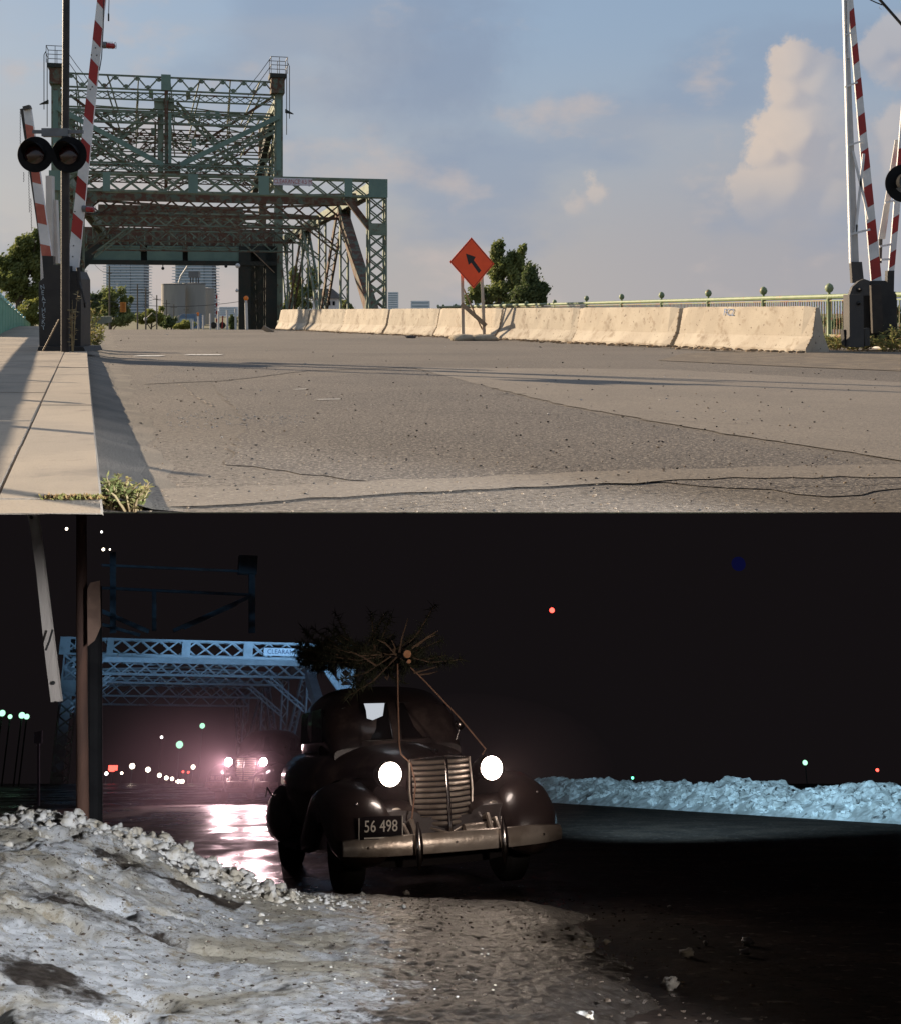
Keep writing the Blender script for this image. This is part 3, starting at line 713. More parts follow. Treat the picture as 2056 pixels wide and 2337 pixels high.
# small broken piece lying by the barriers
b = MB(); b.ball(DG(937, 769, .03), .10, 7, 5, .6, (1.5, .6, .5), 3); o = b.build('broken_brick', DGREY, base=DG(937, 769)); props(o, 'dark broken lump lying at the foot of the fourth barrier', 'rubble')
b = MB(); b.box(DG(612, 753, .07) , (.42, .3, .16), Matrix.Rotation(.5, 3, 'Y')); o = b.build('fallen_block', WOODB, base=DG(606, 752)); props(o, 'brown tilted block at the far left end of the barrier row', 'block')
# ------------------------------------------------------------------ orange diamond sign
SY = 33.2
sg = thing('road_sign', 'orange diamond detour sign with black arrow on two wooden posts', 'sign', D(1081, 770, SY))
for px in (1056, 1104):
    b = MB(); zt = D(0, 590 if px < 1100 else 600, SY).z
    b.bar((D(px - 2, 0, SY).x if px < 1100 else D(px - 6, 0, SY).x, SY + .08, zt), (D(px + 1, 0, SY).x, SY + .02, .0), .085, .045); b.build('post', WOOD, parent=sg)
b = MB(); b.bar(D(1056, 655, SY + .15), D(1100, 752, SY + .12), .04, .03); b.build('thin_brace', WOODB, parent=sg)
b = MB(); b.bar(D(1053, 693, SY - .04), D(1109, 743, SY - .04), .115, .03); b.build('plank', WOODB, parent=sg)
cor = [D(1075, 541, SY - .03), D(1127, 601.5, SY + .12), D(1080, 658, SY - .03), D(1026, 597, SY - .18)]
fn = (cor[1] - cor[3]).cross(cor[0] - cor[2]).normalized()
if fn.y > 0: fn = -fn
cc = sum(cor, V()) / 4
def sgn(poly, m, lift, name, th=.004):
    b = MB(); b.prism([p + fn * lift for p in poly], fn * th); return fixn(b.build(name, m, parent=sg))
def scl(k): return [cc + (p - cc) * k for p in cor]
sgn(cor, ORANGE, 0, 'sign_panel', .012)
ring = MB()
for k0, k1 in ((.955, .925),):
    A_, B_ = scl(k0), scl(k1)
    for i in range(4):
        j = (i + 1) % 4; ring.prism([A_[i] + fn * .013, A_[j] + fn * .013, B_[j] + fn * .013, B_[i] + fn * .013], fn * .002)
fixn(ring.build('border_line', SDARK, parent=sg))
def onp(px, py):                               # photo point on the plane of the sign
    r = ray(px, py); o = V((0, 0, EYE)); t_ = (cc - o).dot(fn) / r.dot(fn); return o + r * t_
z5 = lambda x, y: onp(900 + x * .27809, 480 + y * .27809)
sgn([z5(583, 353), z5(663, 381), z5(648, 408), z5(709, 492), z5(689, 515), z5(627, 428), z5(606, 446)], SBLACK, .013, 'arrow', .003)
for nm, px, w_ in (('sand_bag', 1056, 0), ('sand_bag', 1104, 1)):
    b = MB(); p = DG(px, 772, .06); b.ball(p, .30, 12, 8, .35, (1.25, .6, .38), px); o = b.build(nm, BAG, base=p - V((0, 0, .06)), smooth='all')
    props(o, 'sandy heap at the foot of the left post of the diamond sign' if not w_ else 'sandy heap at the foot of the right post of the diamond sign', 'sand bag', 'sand bags at the sign posts')
# ------------------------------------------------------------------ right railing
posts = [(1330, 3), (617 + 34437/23.6, 23.6), (1892, 27), (1742, 30.6), (1616, 34.5), (1509, 38.6), (1418, 43), (1338, 47.8), (1265, 53.1), (1201, 59), (1147, 65), (1089, 73), (1040, 81), (1012, 87), (1000, 90)][1:]
rl = thing('green_railing', 'light green steel railing with ball topped posts behind the barriers', 'railing', (D(1892, 0, 27).x, 27, .1))
pp = [V((D(px, 0, y).x, y, 0)) for px, y in posts]
pp = [V((9.3 + 1.2, 20, 0))] + pp
for i, p in enumerate(pp):
    zb = .10 if p.y < 50 else 0
    b = MB(); r_ = .048 if p.y < 60 else .07
    b.lathe((p.x, p.y, zb - .1), (0, 0, 1), [(r_ * 1.3, 0), (r_ * 1.3, .08), (r_, .1), (r_, .98), (r_ * 1.3, 1.02), (r_ * .8, 1.12)], 12); po = b.build('post', GRN_RAIL, parent=rl, smooth=True)
    b = MB(); b.lathe((p.x, p.y, zb + 1.0), (0, 0, 1), [(.03, 0), (.03, .08), (.075, .11), (.10, .18), (.075, .25), (.02, .29)], 12); b.build('ball_finial', GRN_RAIL, parent=po, smooth=True)
for i, (a, c) in enumerate(zip(pp[:-1], pp[1:])):
    b = MB(); b.tube([a + V((0, 0, 1.09)), c + V((0, 0, 1.09))], .055 if c.y < 60 else .075, 8); b.build('top_rail', GRN_RAIL, parent=rl, smooth=True)
    b = MB(); b.bar(a + V((0, 0, 1.0)), c + V((0, 0, 1.0)), .03, .04); b.bar(a + V((0, 0, .22)), c + V((0, 0, .22)), .05, .06); b.bar(a + V((0, 0, .14)), c + V((0, 0, .14)), .12, .05); b.build('lower_rail', GRN_PICK, parent=rl)
    L_ = (c - a).length; n = int(L_ / .125); sep = i in (1, 2)
    b = MB()
    for k_ in range(1, n):
        p = a.lerp(c, k_ / n)
        if sep: b = MB()
        b.bar(p + V((0, 0, .2)), p + V((0, 0, 1.0)), .022, .022)
        if sep: b.build('picket', GRN_PICK, parent=rl)
    if not sep: b.build('picket_row', GRN_PICK, parent=rl, kind='stuff')
b = MB(); 
for a, c in zip(pp[:-1], pp[1:]): b.bar(a + V((0, 0, .03)), c + V((0, 0, .03)), .3, .14, (0, 0, 1))
o = b.build('railing_kerb', mat('kerb_white', (.55, .53, .5), (.4, .38, .35), 3, .9), base=pp[0]); props(o, kind='structure')
# ------------------------------------------------------------------ left sea green railing
lr = thing('sea_green_railing', 'short sea green railing with pale round finials at the left edge', 'railing', (D(5, 0, 34).x, 34, 0))
n = 11; tops = []
for i in range(-2, n):
    t_ = i / (n - 1); px = 5 + 63 * t_; y = 34 + 26 * t_ * 1.0; top = 683 + (738 - 683) * t_ ** .95 if t_ > 0 else 683 + 55 * t_
    p = D(px, top, y); tops.append(p)
    b = MB(); b.bar((p.x, y, gz(y) - .2), p, .05, .05); po = b.build('post', GRN_SEA, parent=lr)
    if i < n - 2:
        b = MB(); b.ball(p + V((0, 0, .06)), .065, 10, 6); b.build('finial', BULB, parent=po, smooth='all')
for a, c in zip(tops[:-1], tops[1:]):
    b = MB(); b.tube([a, c], .03, 6); b.build('top_rail', GRN_SEA, parent=lr)
    b = MB(); k_ = 9
    a0 = V((a.x, a.y, gz(a.y) - .2)); c0 = V((c.x, c.y, gz(c.y) - .2))
    b.quad(a0 + V((0, .02, 0)), c0 + V((0, .02, 0)), c - V((0, -.02, .03)), a - V((0, -.02, .03)))
    for j in range(k_):
        q = a.lerp(c, (j + .5) / k_); q0 = a0.lerp(c0, (j + .5) / k_); b.bar(q0, q, .02, .02)
    b.build('panel', GRN_SEA, parent=lr)
# ------------------------------------------------------------------ the steel bridge
PHI = math.atan(.24); OB = V((-3.17, 60, 0)); cph, sph = math.cos(PHI), math.sin(PHI)
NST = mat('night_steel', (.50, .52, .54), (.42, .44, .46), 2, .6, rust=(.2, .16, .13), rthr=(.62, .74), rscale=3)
def bp(px, py, s):
    q = (px - CX) / FPX
    x = (q * (OB.y + s * cph) - OB.x + s * sph) / (cph - q * sph)
    Y = OB.y + x * sph + s * cph
    return V((x, s, EYE + (HZ - py) / FPX * Y))
def lat(chord, lace, A, B, u, w, pitch, style='X', ct=.09, cd=.10, lt=.05, lace_list=None):
    A = V(A); B = V(B); d = (B - A); L_ = d.length; d.normalize(); u = V(u); u = (u - d * u.dot(d)).normalized(); nrm_ = d.cross(u)
    chord.bar(A + u * (w / 2 - ct / 2), B + u * (w / 2 - ct / 2), ct, cd, nrm_)
    chord.bar(A - u * (w / 2 - ct / 2), B - u * (w / 2 - ct / 2), ct, cd, nrm_)
    n = max(1, round(L_ / pitch)); h = w / 2 - ct * .8
    for i in range(n):
        p = A.lerp(B, i / n); q = A.lerp(B, (i + 1) / n); m_ = (p + q) / 2
        segs = [(p - u * h, q + u * h), (p + u * h, q - u * h)] if style == 'X' else ([(p - u * h, m_ + u * h), (m_ + u * h, q - u * h)] if style == 'W' else [(p - u * h, q + u * h)] if i % 2 else [(p + u * h, q - u * h)])
        for k_, (a, b_) in enumerate(segs):
            t = lace
            if lace_list is not None: t = MB(); lace_list.append(t)
            off = nrm_ * (.012 if k_ else -.012)
            t.bar(a + off, b_ + off, lt, .018, nrm_)
        if style == 'W':
            s_ = w * .16; t = chord
            for r_, sg_ in ((m_, 1), (p, -1)):
                c = r_ + u * sg_ * (h - s_ * .4); t.prism([c - d * s_ * 1.5 + nrm_ * .02, c + d * s_ * 1.5 + nrm_ * .02, c + d * s_ * .5 - u * sg_ * s_ * 1.3 + nrm_ * .02, c - d * s_ * .5 - u * sg_ * s_ * 1.3 + nrm_ * .02], nrm_ * .02)
def build_span(frame, O, phi, label, night=False):
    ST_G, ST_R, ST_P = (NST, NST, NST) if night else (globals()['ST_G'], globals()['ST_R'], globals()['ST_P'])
    root = thing('truss_bridge', label, 'bridge', O, frame, rot=Matrix.Rotation(phi, 4, 'Z'))
    W = -bp(125, 400, 0).x; H = 7.36; Z = V((0, 0, 1)); X = V((1, 0, 0)); Yv = V((0, 1, 0))
    def member(name, m, A, B, u, w, pitch, style='X', indiv=False, double=0, **k):
        c = MB(); l_ = MB(); li = [] if indiv else None
        A = V(A); B = V(B)
        lat(c, l_, A, B, u, w, pitch, style, lace_list=li, **k)
        if double:
            nn = (B - A).normalized().cross(V(u)).normalized() * double
            if nn.y < 0: nn = -nn
            lat(c, l_, A + nn, B + nn, u, w, pitch, style, **k)
        o = c.build(name, m, parent=root)
        if li:
            for t in li: t.build('lacing_bar', m, parent=o)
        if l_.v: l_.build('lacing', m, parent=o, kind='stuff')
        return o
    def plate(name, m, poly, th=.03, d=(0, 1, 0)):
        b = MB(); b.prism(poly, V(d) * th); return fixn(b.build(name, m, parent=root))
    # front portal: lattice girder, posts, gussets, knee braces
    zt, zb = H, H - .92
    member('portal_girder', ST_G, (-W, 0, (zt + zb) / 2), (0, 0, (zt + zb) / 2), Z, zt - zb, .98, indiv=True, double=.55, cd=.22, lt=.075, ct=.10)
    for px0, px1 in ((235, 252), (430, 452), (590, 614), (786, 804), (841, 884), (112, 140)):
        a = bp(px0, 400, 0).x; c = bp(px1, 400, 0).x
        plate('gusset_plate', ST_P if not night else ST_G, [(a, -.13, zb), (c, -.13, zb), (c, -.13, zt), (a, -.13, zt)])
    for xx in (-.46, -W + .46):
        member('portal_post', ST_G, (xx, 0, -.3), (xx, 0, zb), X, .92, .62, indiv=True, double=.6, cd=.2, lt=.07)
        plate('gusset_plate', ST_G, [(xx - .46, -.13, 4.55), (xx + .46, -.13, 4.55), (xx + .46, -.13, 5.15), (xx - .46, -.13, 5.15)])
    for sx in (0, -W):
        sg_ = 1 if sx == 0 else -1
        a = V((sx - sg_ * 2.05, .1, zb + .02)); c = V((sx - sg_ * .75, .1, 4.4)); c2 = V((sx - sg_ * .9, .1, 4.9)); 
        b = MB(); b.bar(a, V((sx - sg_ * .70, .1, 4.75)), .30, .25); b.build('knee_brace', ST_R, parent=root)
    # side trusses
    nb = [1.0, 22.0, 43.0]; ntp = [12.0, 32.0, 50.0]
    for sx in (-.35, -W + .35):
        b = MB()
        for dx in (-.22, .22): b.bar((sx + dx, 0, H - .3), (sx + dx, 52, H - .3), .10, .62, Z)
        b.bar((sx, 0, H), (sx, 52, H), .5, .03, Z); b.build('top_chord', ST_G, parent=root)
        b = MB(); b.bar((sx, 0, .1), (sx, 52, .1), .45, .55, Z); b.build('bottom_chord', ST_G, parent=root)
        b = MB()
        for i in range(34): 
            a = V((sx - .22, 1.5 * i, H - .62)); c = V((sx + .22, 1.5 * i + .75, H - .62)); b.bar(a, c, .06, .02, Z); b.bar(c, V((sx - .22, 1.5 * i + 1.5, H - .62)), .06, .02, Z)
        b.build('chord_lacing', ST_R, parent=root, kind='stuff')
        def diag(s0, s1, solid=False):
            A_ = V((sx, s0, .3)); B_ = V((sx, s1, H - .5))
            if solid:
                b = MB(); b.bar(A_, B_, .75, .55, X); b.build('end_diagonal', ST_R, parent=root); return
            c = MB(); l_ = MB()
            for dx in (-.2, .2):          # two side plates seen edge on and lacing towards the traffic
                c.bar(A_ + X * dx, B_ + X * dx, .42, .10, X)
            dd = (B_ - A_); n = int(dd.length / .5)
            for i in range(n):
                p = A_.lerp(B_, i / n); q = A_.lerp(B_, (i + 1) / n)
                for off in (-.2,):
                    o_ = dd.normalized().cross(X) * off
                    l_.bar(p + X * (-.2 if i % 2 else .2) + o_, q + X * (.2 if i % 2 else -.2) + o_, .06, .02, o_)
            o = c.build('diagonal', ST_R if s1 < s0 else ST_G, parent=root); l_.build('lacing', ST_G, parent=o, kind='stuff')
        def vert(s0):
            c = MB(); l_ = MB()
            for dx in (-.22, .22): c.bar((sx + dx, s0, .2), (sx + dx, s0, H - .5), .10, .40, Yv)
            n = 12
            for i in range(n):
                z0 = .3 + (H - .9) * i / n; z1 = .3 + (H - .9) * (i + 1) / n
                l_.bar((sx + (-.2 if i % 2 else .2), s0 - .2, z0), (sx + (.2 if i % 2 else -.2), s0 - .2, z1), .07, .02, Yv)
            o = c.build('vertical', ST_G, parent=root); l_.build('lacing', ST_G, parent=o, kind='stuff')
        diag(1.5, 13.0, True)
        if sx > -1: diag(22, 13.5); diag(22.5, 31.5); diag(43, 32.5); diag(43.5, 50)
        for s0 in ((12, 22, 32, 43) if sx > -1 else (12,)): vert(s0)
        for s0 in (12.5, 32, 50): b = MB(); b.box((sx - .3 if sx < -1 else sx + .29, s0, H - .9), (.04, 2.2, 1.2)); b.build('node_plate', ST_G, parent=root)
        for s0 in ((22, 43) if sx > -1 else ()): b = MB(); b.box((sx, s0, .4), (.52, 1.8, 1.0)); b.build('node_plate', ST_G, parent=root)
    # sway frames overhead with knee braces
    for i, (s0, dz, m_, st) in enumerate(((6, .30, ST_R, 'plate'), (12.5, .95, ST_R, 'X'), (22, .90, ST_G, 'X'), (32, 1.3, ST_R, 'X'), (40, 1.6, ST_G, 'X'))):
        if st == 'plate':
            b = MB(); b.box((-W / 2, s0, H - .55), (W - .8, .35, .5)); b.build('cross_strut', ST_R, parent=root)
        else:
            member('sway_frame', m_, (-W + .5, s0, H - .1 - dz / 2), (-.5, s0, H - .1 - dz / 2), Z, dz, dz * 1.05, cd=.2, lt=.08, double=.3)
            b = MB(); b.box((-W / 2, s0 + .1, H - .12 - dz), (W - 1, .5, .06)); b.build('flange', ST_R, parent=root)
        for sg_, sx in ((1, 0), (-1, -W)):
            if i == 0 or i > 2: continue
            c = MB(); l_ = MB()
            lat(c, l_, (sx - sg_ * (3.0 if i < 3 else 2.4), s0 - .1, H - .2 - dz), (sx - sg_ * .55, s0 - .1, H - dz - 2.1), V((1, 0, sg_ * 1.2)), .34, .4, 'Z')
            o = c.build('knee_brace', ST_R if i % 2 else ST_G, parent=root); l_.build('lacing', ST_G, parent=o, kind='stuff')
        # top laterals in plan
        if i < 4:
            s1 = (6, 12.5, 22, 32, 40)[i + 1]
            b = MB()
            for a, c in (((-W + .6, s0, H - .2), (-.6, s1, H - .2)), ((-.6, s0, H - .2), (-W + .6, s1, H - .2))):
                b.bar(a, c, .32, .12, Z)
            b.build('top_lateral', ST_R, parent=root)
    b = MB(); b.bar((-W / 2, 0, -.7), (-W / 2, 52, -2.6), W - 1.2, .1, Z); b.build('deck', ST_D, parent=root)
    return root, W, H
span, BW, BH = build_span(DAY, OB, PHI, 'green riveted steel truss bridge span with lattice portal over the road')
cs = thing('clearance_sign', 'white clearance sign with red letters hung on the portal girder', 'sign', OB, rot=Matrix.Rotation(PHI, 4, 'Z'))
a = bp(624, 402, 0); c = bp(712, 418, 0); cz = BH - .26; cx_ = (a.x + c.x) / 2; cw = c.x - a.x
SIGNW = mat('sign_white', (.62, .60, .64), (.5, .48, .5), 6, .6); SIGNR = mat('sign_red_letters', (.36, .06, .06), (.5, .2, .2), 9, .6)
b = MB(); b.box((cx_, -.20, cz), (cw, .03, .36)); b.build('panel', SIGNW, parent=cs)
text('CLEARANCE 4.5 M', .30, SIGNR, 'lettering', cs, Matrix.Translation((cx_, -.218, cz)) @ Matrix.Rotation(R(90), 4, 'X') @ Matrix.Diagonal((.76, 1, 1, 1)), .002)
b = MB()
for dx in (-.8, .8): b.box((cx_ + dx, -.16, cz), (.05, .06, .4))
b.build('hanger', BLACK2, parent=cs)

def build_tower(frame, O, phi, label, full=True):
    root = thing('lift_tower', label, 'bridge tower', O, frame, rot=Matrix.Rotation(phi, 4, 'Z'))
    S0, S1 = 45.0, 62.0
    X = V((1, 0, 0)); Z = V((0, 0, 1)); Yv = V((0, 1, 0))
    def part(b, name, m, **k): return b.build(name, m, parent=root, **k)
    xl = bp(128, 300, S0).x; xr = bp(636, 300, S0).x; top = bp(636, 200, S0).z
    pz = lambda py: bp(380, py, S0).z
    px_ = lambda px: bp(px, 300, S0).x
    def mem(name, m, A, B, u, w, pitch, style='W', **k):
        c = MB(); l_ = MB(); lat(c, l_, A, B, u, w, pitch, style, **k); o = part(c, name, m); l_.build('lacing', m, parent=o, kind='stuff'); return o
    legw = .70
    for side, x0 in ((-1, xl), (1, xr)):
        for s in (S0, S1):
            b = MB(); b.bar((x0, s, 0), (x0, s, top - .5), legw, .7, Yv); part(b, 'leg', ST_R if s == S1 else ST_G)
        b = MB(); b.box((x0, S0 - .37, pz(300)), (legw * .6, .04, pz(235) - pz(400))); part(b, 'leg_cover_plate', ST_P)
        # dark head block, platform and handrail
        b = MB(); b.box((x0 + side * -.1, S0, top + .1), (1.15, 1.5, 1.3)); part(b, 'head_block', ST_R)
        b = MB(); b.box((x0 + side * -.1, S0, top + .93), (1.4, 1.8, .34)); part(b, 'platform', ST_D)
        b = MB(); zz = top + 1.1
        for hx in (-.7, 0, .7):
            for hy in (-.9, .9): b.bar((x0 + hx, S0 + hy, zz), (x0 + hx, S0 + hy, zz + 1.4), .05, .05)
        for hh in (.7, 1.4):
            for hy in (-.9, .9): b.bar((x0 - .7, S0 + hy, zz + hh), (x0 + .7, S0 + hy, zz + hh), .05, .05)
            for hx in (-.7, .7): b.bar((x0 + hx, S0 - .9, zz + hh), (x0 + hx, S0 + .9, zz + hh), .05, .05)
            b.tube([(x0 - side * .7, S0, zz + hh), (x0 - side * 1.6, S0, zz + hh - 1.3), (x0 - side * 2.6, S0, zz + hh - 2.6)], .03, 5)
        part(b, 'handrail', GREY)
        b = MB(); b.tube([(x0 + side * .95, S0, top - 2.6), (x0 + side * .95, S0, top + 1.9), (x0 + side * .8, S0, top + 2.2)], .035, 5); b.tube([(x0 + side * .7, S0, top - 4), (x0 + side * .7, S0, top + 1.6)], .035, 5); part(b, 'ladder_rail', ST_D)
        b = MB(); b.prism([(x0 + side * .6, S0 - .2, top - 2.1), (x0 + side * 1.3, S0 - .2, top - 2.2), (x0 + side * .6, S0 - .2, top - 1.8)], (0, .4, 0)); part(b, 'bracket_lamp', ST_D)
        # side frames between front and rear legs
        for i, s in enumerate((48.5, 52, 55.5, 59)):
            mem('side_vertical', ST_R if i % 2 else ST_G, (x0 - side * .2, s, pz(400)), (x0 - side * .2, s - (1.5 if i % 2 else 0), pz(215)), Yv, .55, .6, 'Z', ct=.08)
        for z0, z1 in ((pz(400), pz(310)), (pz(310), pz(225))):
            b = MB(); b.bar((x0, S0, z0), (x0, S1, z1), .4, .3, X); b.bar((x0, S0, z1), (x0, S1, z0), .4, .3, X); part(b, 'side_brace', ST_G)
        b = MB()
        for z0 in (pz(400), pz(310), pz(225), top - 1): b.bar((x0, S0, z0), (x0, S1, z0), .5, .5, X)
        part(b, 'side_strut', ST_G)
        b = MB(); b.bar((x0 - side * 1.5, 54, pz(420)), (x0 - side * .3, 47, pz(250)), .9, .5, X); part(b, 'rack_girder', ST_D)
    # front face
    xa, xb = xl + .3, xr - .3
    def girder(name, m, ytop, ybot, s, pitch, style='W', **k):
        zt, zb = pz(ytop), pz(ybot); return mem(name, m, (xa, s, (zt + zb) / 2), (xb, s, (zt + zb) / 2), Z, zt - zb, pitch, style, **k)
    girder('lattice_girder', ST_G, 174, 208, S0, 1.72, 'W', ct=.15, lt=.12)
    girder('lattice_girder', ST_G, 212, 231, S0, .85, 'X', ct=.13, lt=.07)
    girder('lattice_girder', ST_G, 214, 228, S0 + 9, 1.0, 'X', ct=.12, lt=.08)
    girder('lattice_girder', ST_R, 268, 286, S0 + 9, 1.0, 'W', ct=.12, lt=.09)
    girder('lattice_girder', ST_R, 388, 402, S0 + 6, .9, 'X', ct=.10, lt=.07)
    girder('lattice_girder', ST_G, 256, 283, S0, 1.35, 'X', ct=.16, lt=.10)
    girder('lattice_girder', ST_G, 306, 318, S0 + 2, 1.0, 'W', ct=.06, lt=.06)
    girder('lattice_girder', ST_G, 351, 372, S0 + 1, 1.6, 'W', ct=.14, lt=.11)
    girder('lattice_girder', ST_P, 378, 392, S0 - 1, .62, 'X', ct=.05, lt=.045)
    def hbar(y, s, w=.14): b = MB(); b.bar((xa, s, pz(y)), (xb, s, pz(y)), w, .2, Yv); part(b, 'strut', ST_G)
    hbar(246, S0 + 1, .12); hbar(376, S0 + 1.5, .12); hbar(327, S0 + 4, .1)
    for dx in (-.25, .25): pass
    b = MB(); b.box(((px_(368) + px_(390)) / 2, S0 - .1, pz(188)), (px_(392) - px_(370), .2, pz(172) - pz(208))); part(b, 'panel', ST_P)
    def pb(name, m, p0, p1, w, t=.25, ds=0.0):
        A = bp(*p0, S0 + ds); B = bp(*p1, S0 + ds); b = MB(); b.bar(A, B, w, t, Yv); part(b, name, m)
    def pl(name, m, p0, p1, w, pitch, ds=0.0, style='X'):
        mem(name, m, bp(*p0, S0 + ds), bp(*p1, S0 + ds), Z, w, pitch, style, ct=.19, lt=.09, cd=.2)
    pb('brace', ST_P, (132, 246), (372, 376), .40, .3, -.5); pb('brace', ST_P, (636, 266), (412, 376), .40, .3, -.5)
    pl('lattice_brace', ST_G, (140, 272), (340, 392), .62, .6, -.2); pl('lattice_brace', ST_G, (632, 292), (430, 392), .62, .6, -.2)
    pl('lattice_brace', ST_G, (205, 360), (385, 232), .60, .6, .8); pl('lattice_brace', ST_G, (560, 392), (400, 236), .60, .6, .8)
    pb('brace', ST_R, (455, 330), (630, 216), .22, .2, 1.4); pb('brace', ST_R, (300, 322), (160, 216), .22, .2, 1.4)
    pb('center_post', ST_G, (367, 395), (367, 236), .50, .4, .4); pb('center_post', ST_P, (388, 372), (388, 258), .26, .3, -.3); pb('center_post', ST_R, (353, 372), (355, 284), .16, .3, 1.2)
    pb('hip_plate', ST_G, (352, 236), (398, 236), .95, .3, .3); pb('gusset', ST_R, (375, 386), (412, 386), .80, .3, -.6)
    for q in (((392, 240), (560, 262)), ((392, 262), (545, 300)), ((390, 320), (470, 345)), ((390, 300), (470, 330)), ((345, 318), (230, 345)), ((350, 250), (215, 240))): pb('tie', ST_G, q[0], q[1], .09, .1, 1.0)
    for (x_, y_) in ((443, 325), (350, 300), (345, 215), (430, 218), (240, 258), (262, 258), (475, 262), (497, 262), (540, 330)): pb('plate', ST_P if x_ % 2 else ST_G, (x_ - 5, y_), (x_ + 5, y_), .62, .12, .5)
    # rear face and the bracing between
    for (yt, yb, pt_) in ((190, 215, 1.9), (226, 246, 1.2), (262, 290, 1.5), (322, 344, 1.7)):
        zt, zb = pz(yt) , pz(yb); mem('rear_girder', ST_R, (xa, S1, (zt + zb) / 2), (xb, S1, (zt + zb) / 2), Z, zt - zb, pt_, 'W', ct=.11, lt=.10)
    for A, B in (((xa, S1, pz(390)), (px_(380), S1, pz(250))), ((xb, S1, pz(390)), (px_(380), S1, pz(250))), ((xa, S1, pz(250)), (px_(380), S1, pz(390))), ((xb, S1, pz(250)), (px_(380), S1, pz(390)))):
        mem('rear_brace', ST_R, A, B, Z, .6, .7, 'X', ct=.12, lt=.08)
    for i in range(7):
        x_ = xa + (xb - xa) * (i + .5) / 7
        for y_ in (176, 212, 262): 
            b = MB(); b.bar((x_, S0, pz(y_)), (x_ + (1 if i % 2 else -1) * .6, S1, pz(y_) - 1.2), .10, .12, Z); part(b, 'cross_tie', ST_G)
    b = MB(); 
    for i in range(3): b.bar((px_(380), S0 + 5 * i, pz(400)), (px_(380), S0 + 5 * i, pz(180)), .3, .3, Yv)
    part(b, 'inner_post', ST_R)
    # lower part: dark deep girder, pale box girder, lintel
    xg0, xg1 = px_(150), px_(632)
    def band(name, m, y0, y1, s, th=.4, a=xg0, c=xg1):
        b = MB(); b.box(((a + c) / 2, s, (pz(y0) + pz(y1)) / 2), (c - a, th, pz(y0) - pz(y1))); return part(b, name, m)
    band('deep_girder', ST_R, 520, 560, S0 + .2, .5)
    band('upper_girder', ST_R, 462, 505, S0 + 3, .3, px_(220), px_(560))
    for i in range(26):
        x_ = xg0 + (xg1 - xg0) * (i + .5) / 26; b = MB(); b.box((x_, S0 - .45, pz(549)), (.10, .10, pz(539) - pz(559))); part(b, 'stiffener', ST_G)
    for (a0, a1) in ((205, 322), (336, 417), (429, 545)):
        band('box_girder_panel', ST_P, 561, 594, S0 - .1, .3, px_(a0), px_(a1))
        band('cover_strip', ST_G, 563, 566, S0 - .28, .06, px_(a0), px_(a1))
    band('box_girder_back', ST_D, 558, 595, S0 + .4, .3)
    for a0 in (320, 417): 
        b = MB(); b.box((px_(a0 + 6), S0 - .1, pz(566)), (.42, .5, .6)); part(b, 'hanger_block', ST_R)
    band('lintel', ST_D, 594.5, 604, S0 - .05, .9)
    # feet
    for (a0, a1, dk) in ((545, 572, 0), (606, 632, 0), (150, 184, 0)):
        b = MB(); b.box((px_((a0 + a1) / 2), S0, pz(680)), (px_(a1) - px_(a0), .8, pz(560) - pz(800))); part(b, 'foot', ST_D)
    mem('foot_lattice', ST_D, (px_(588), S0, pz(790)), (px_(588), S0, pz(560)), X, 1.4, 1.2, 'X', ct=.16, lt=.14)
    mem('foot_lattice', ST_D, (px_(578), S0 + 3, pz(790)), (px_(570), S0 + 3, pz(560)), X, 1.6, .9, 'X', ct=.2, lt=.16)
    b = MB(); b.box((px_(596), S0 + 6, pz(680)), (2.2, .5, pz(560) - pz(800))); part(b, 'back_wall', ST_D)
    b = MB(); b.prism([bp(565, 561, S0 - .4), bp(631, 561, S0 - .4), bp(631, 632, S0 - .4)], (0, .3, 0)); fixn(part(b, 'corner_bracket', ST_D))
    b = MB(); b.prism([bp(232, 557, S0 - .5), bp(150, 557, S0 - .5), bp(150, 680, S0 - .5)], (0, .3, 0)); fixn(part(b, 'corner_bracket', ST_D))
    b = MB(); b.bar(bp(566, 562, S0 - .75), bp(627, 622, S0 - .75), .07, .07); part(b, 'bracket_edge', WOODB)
    b = MB(); b.bar(bp(204, 600, S0 - .3), bp(180, 622, S0 - .3), .16, .16); part(b, 'stay', GREY)
    return root
tower = build_tower(DAY, OB, PHI, 'tall green bascule tower of dense lattice girders behind the bridge span')
hl = []
for i, (px, py) in enumerate(((372, 612), (516, 607), (541, 663), (543, 606))):
    S = 96; t = thing('hanging_lamp', ['small lamp hanging from the girder between the glass towers', 'dark lamp hanging near the right end of the girder', 'pale lamp on the edge of the dark tower foot', 'bright white lamp at the top corner of the opening'][i], 'lamp', D(px, py, S), group='lamps hanging under the bridge girder')
    b = MB(); b.bar(D(px, 604 if i < 2 else py - 5, S), D(px, py - 1, S), .06, .06); b.build('stem', BLACK2, parent=t)
    b = MB(); b.ball(D(px, py, S), .13 if i < 3 else .2, 10, 6); b.build('globe', WHITE if i > 1 else BLACK2, parent=t, smooth='all')
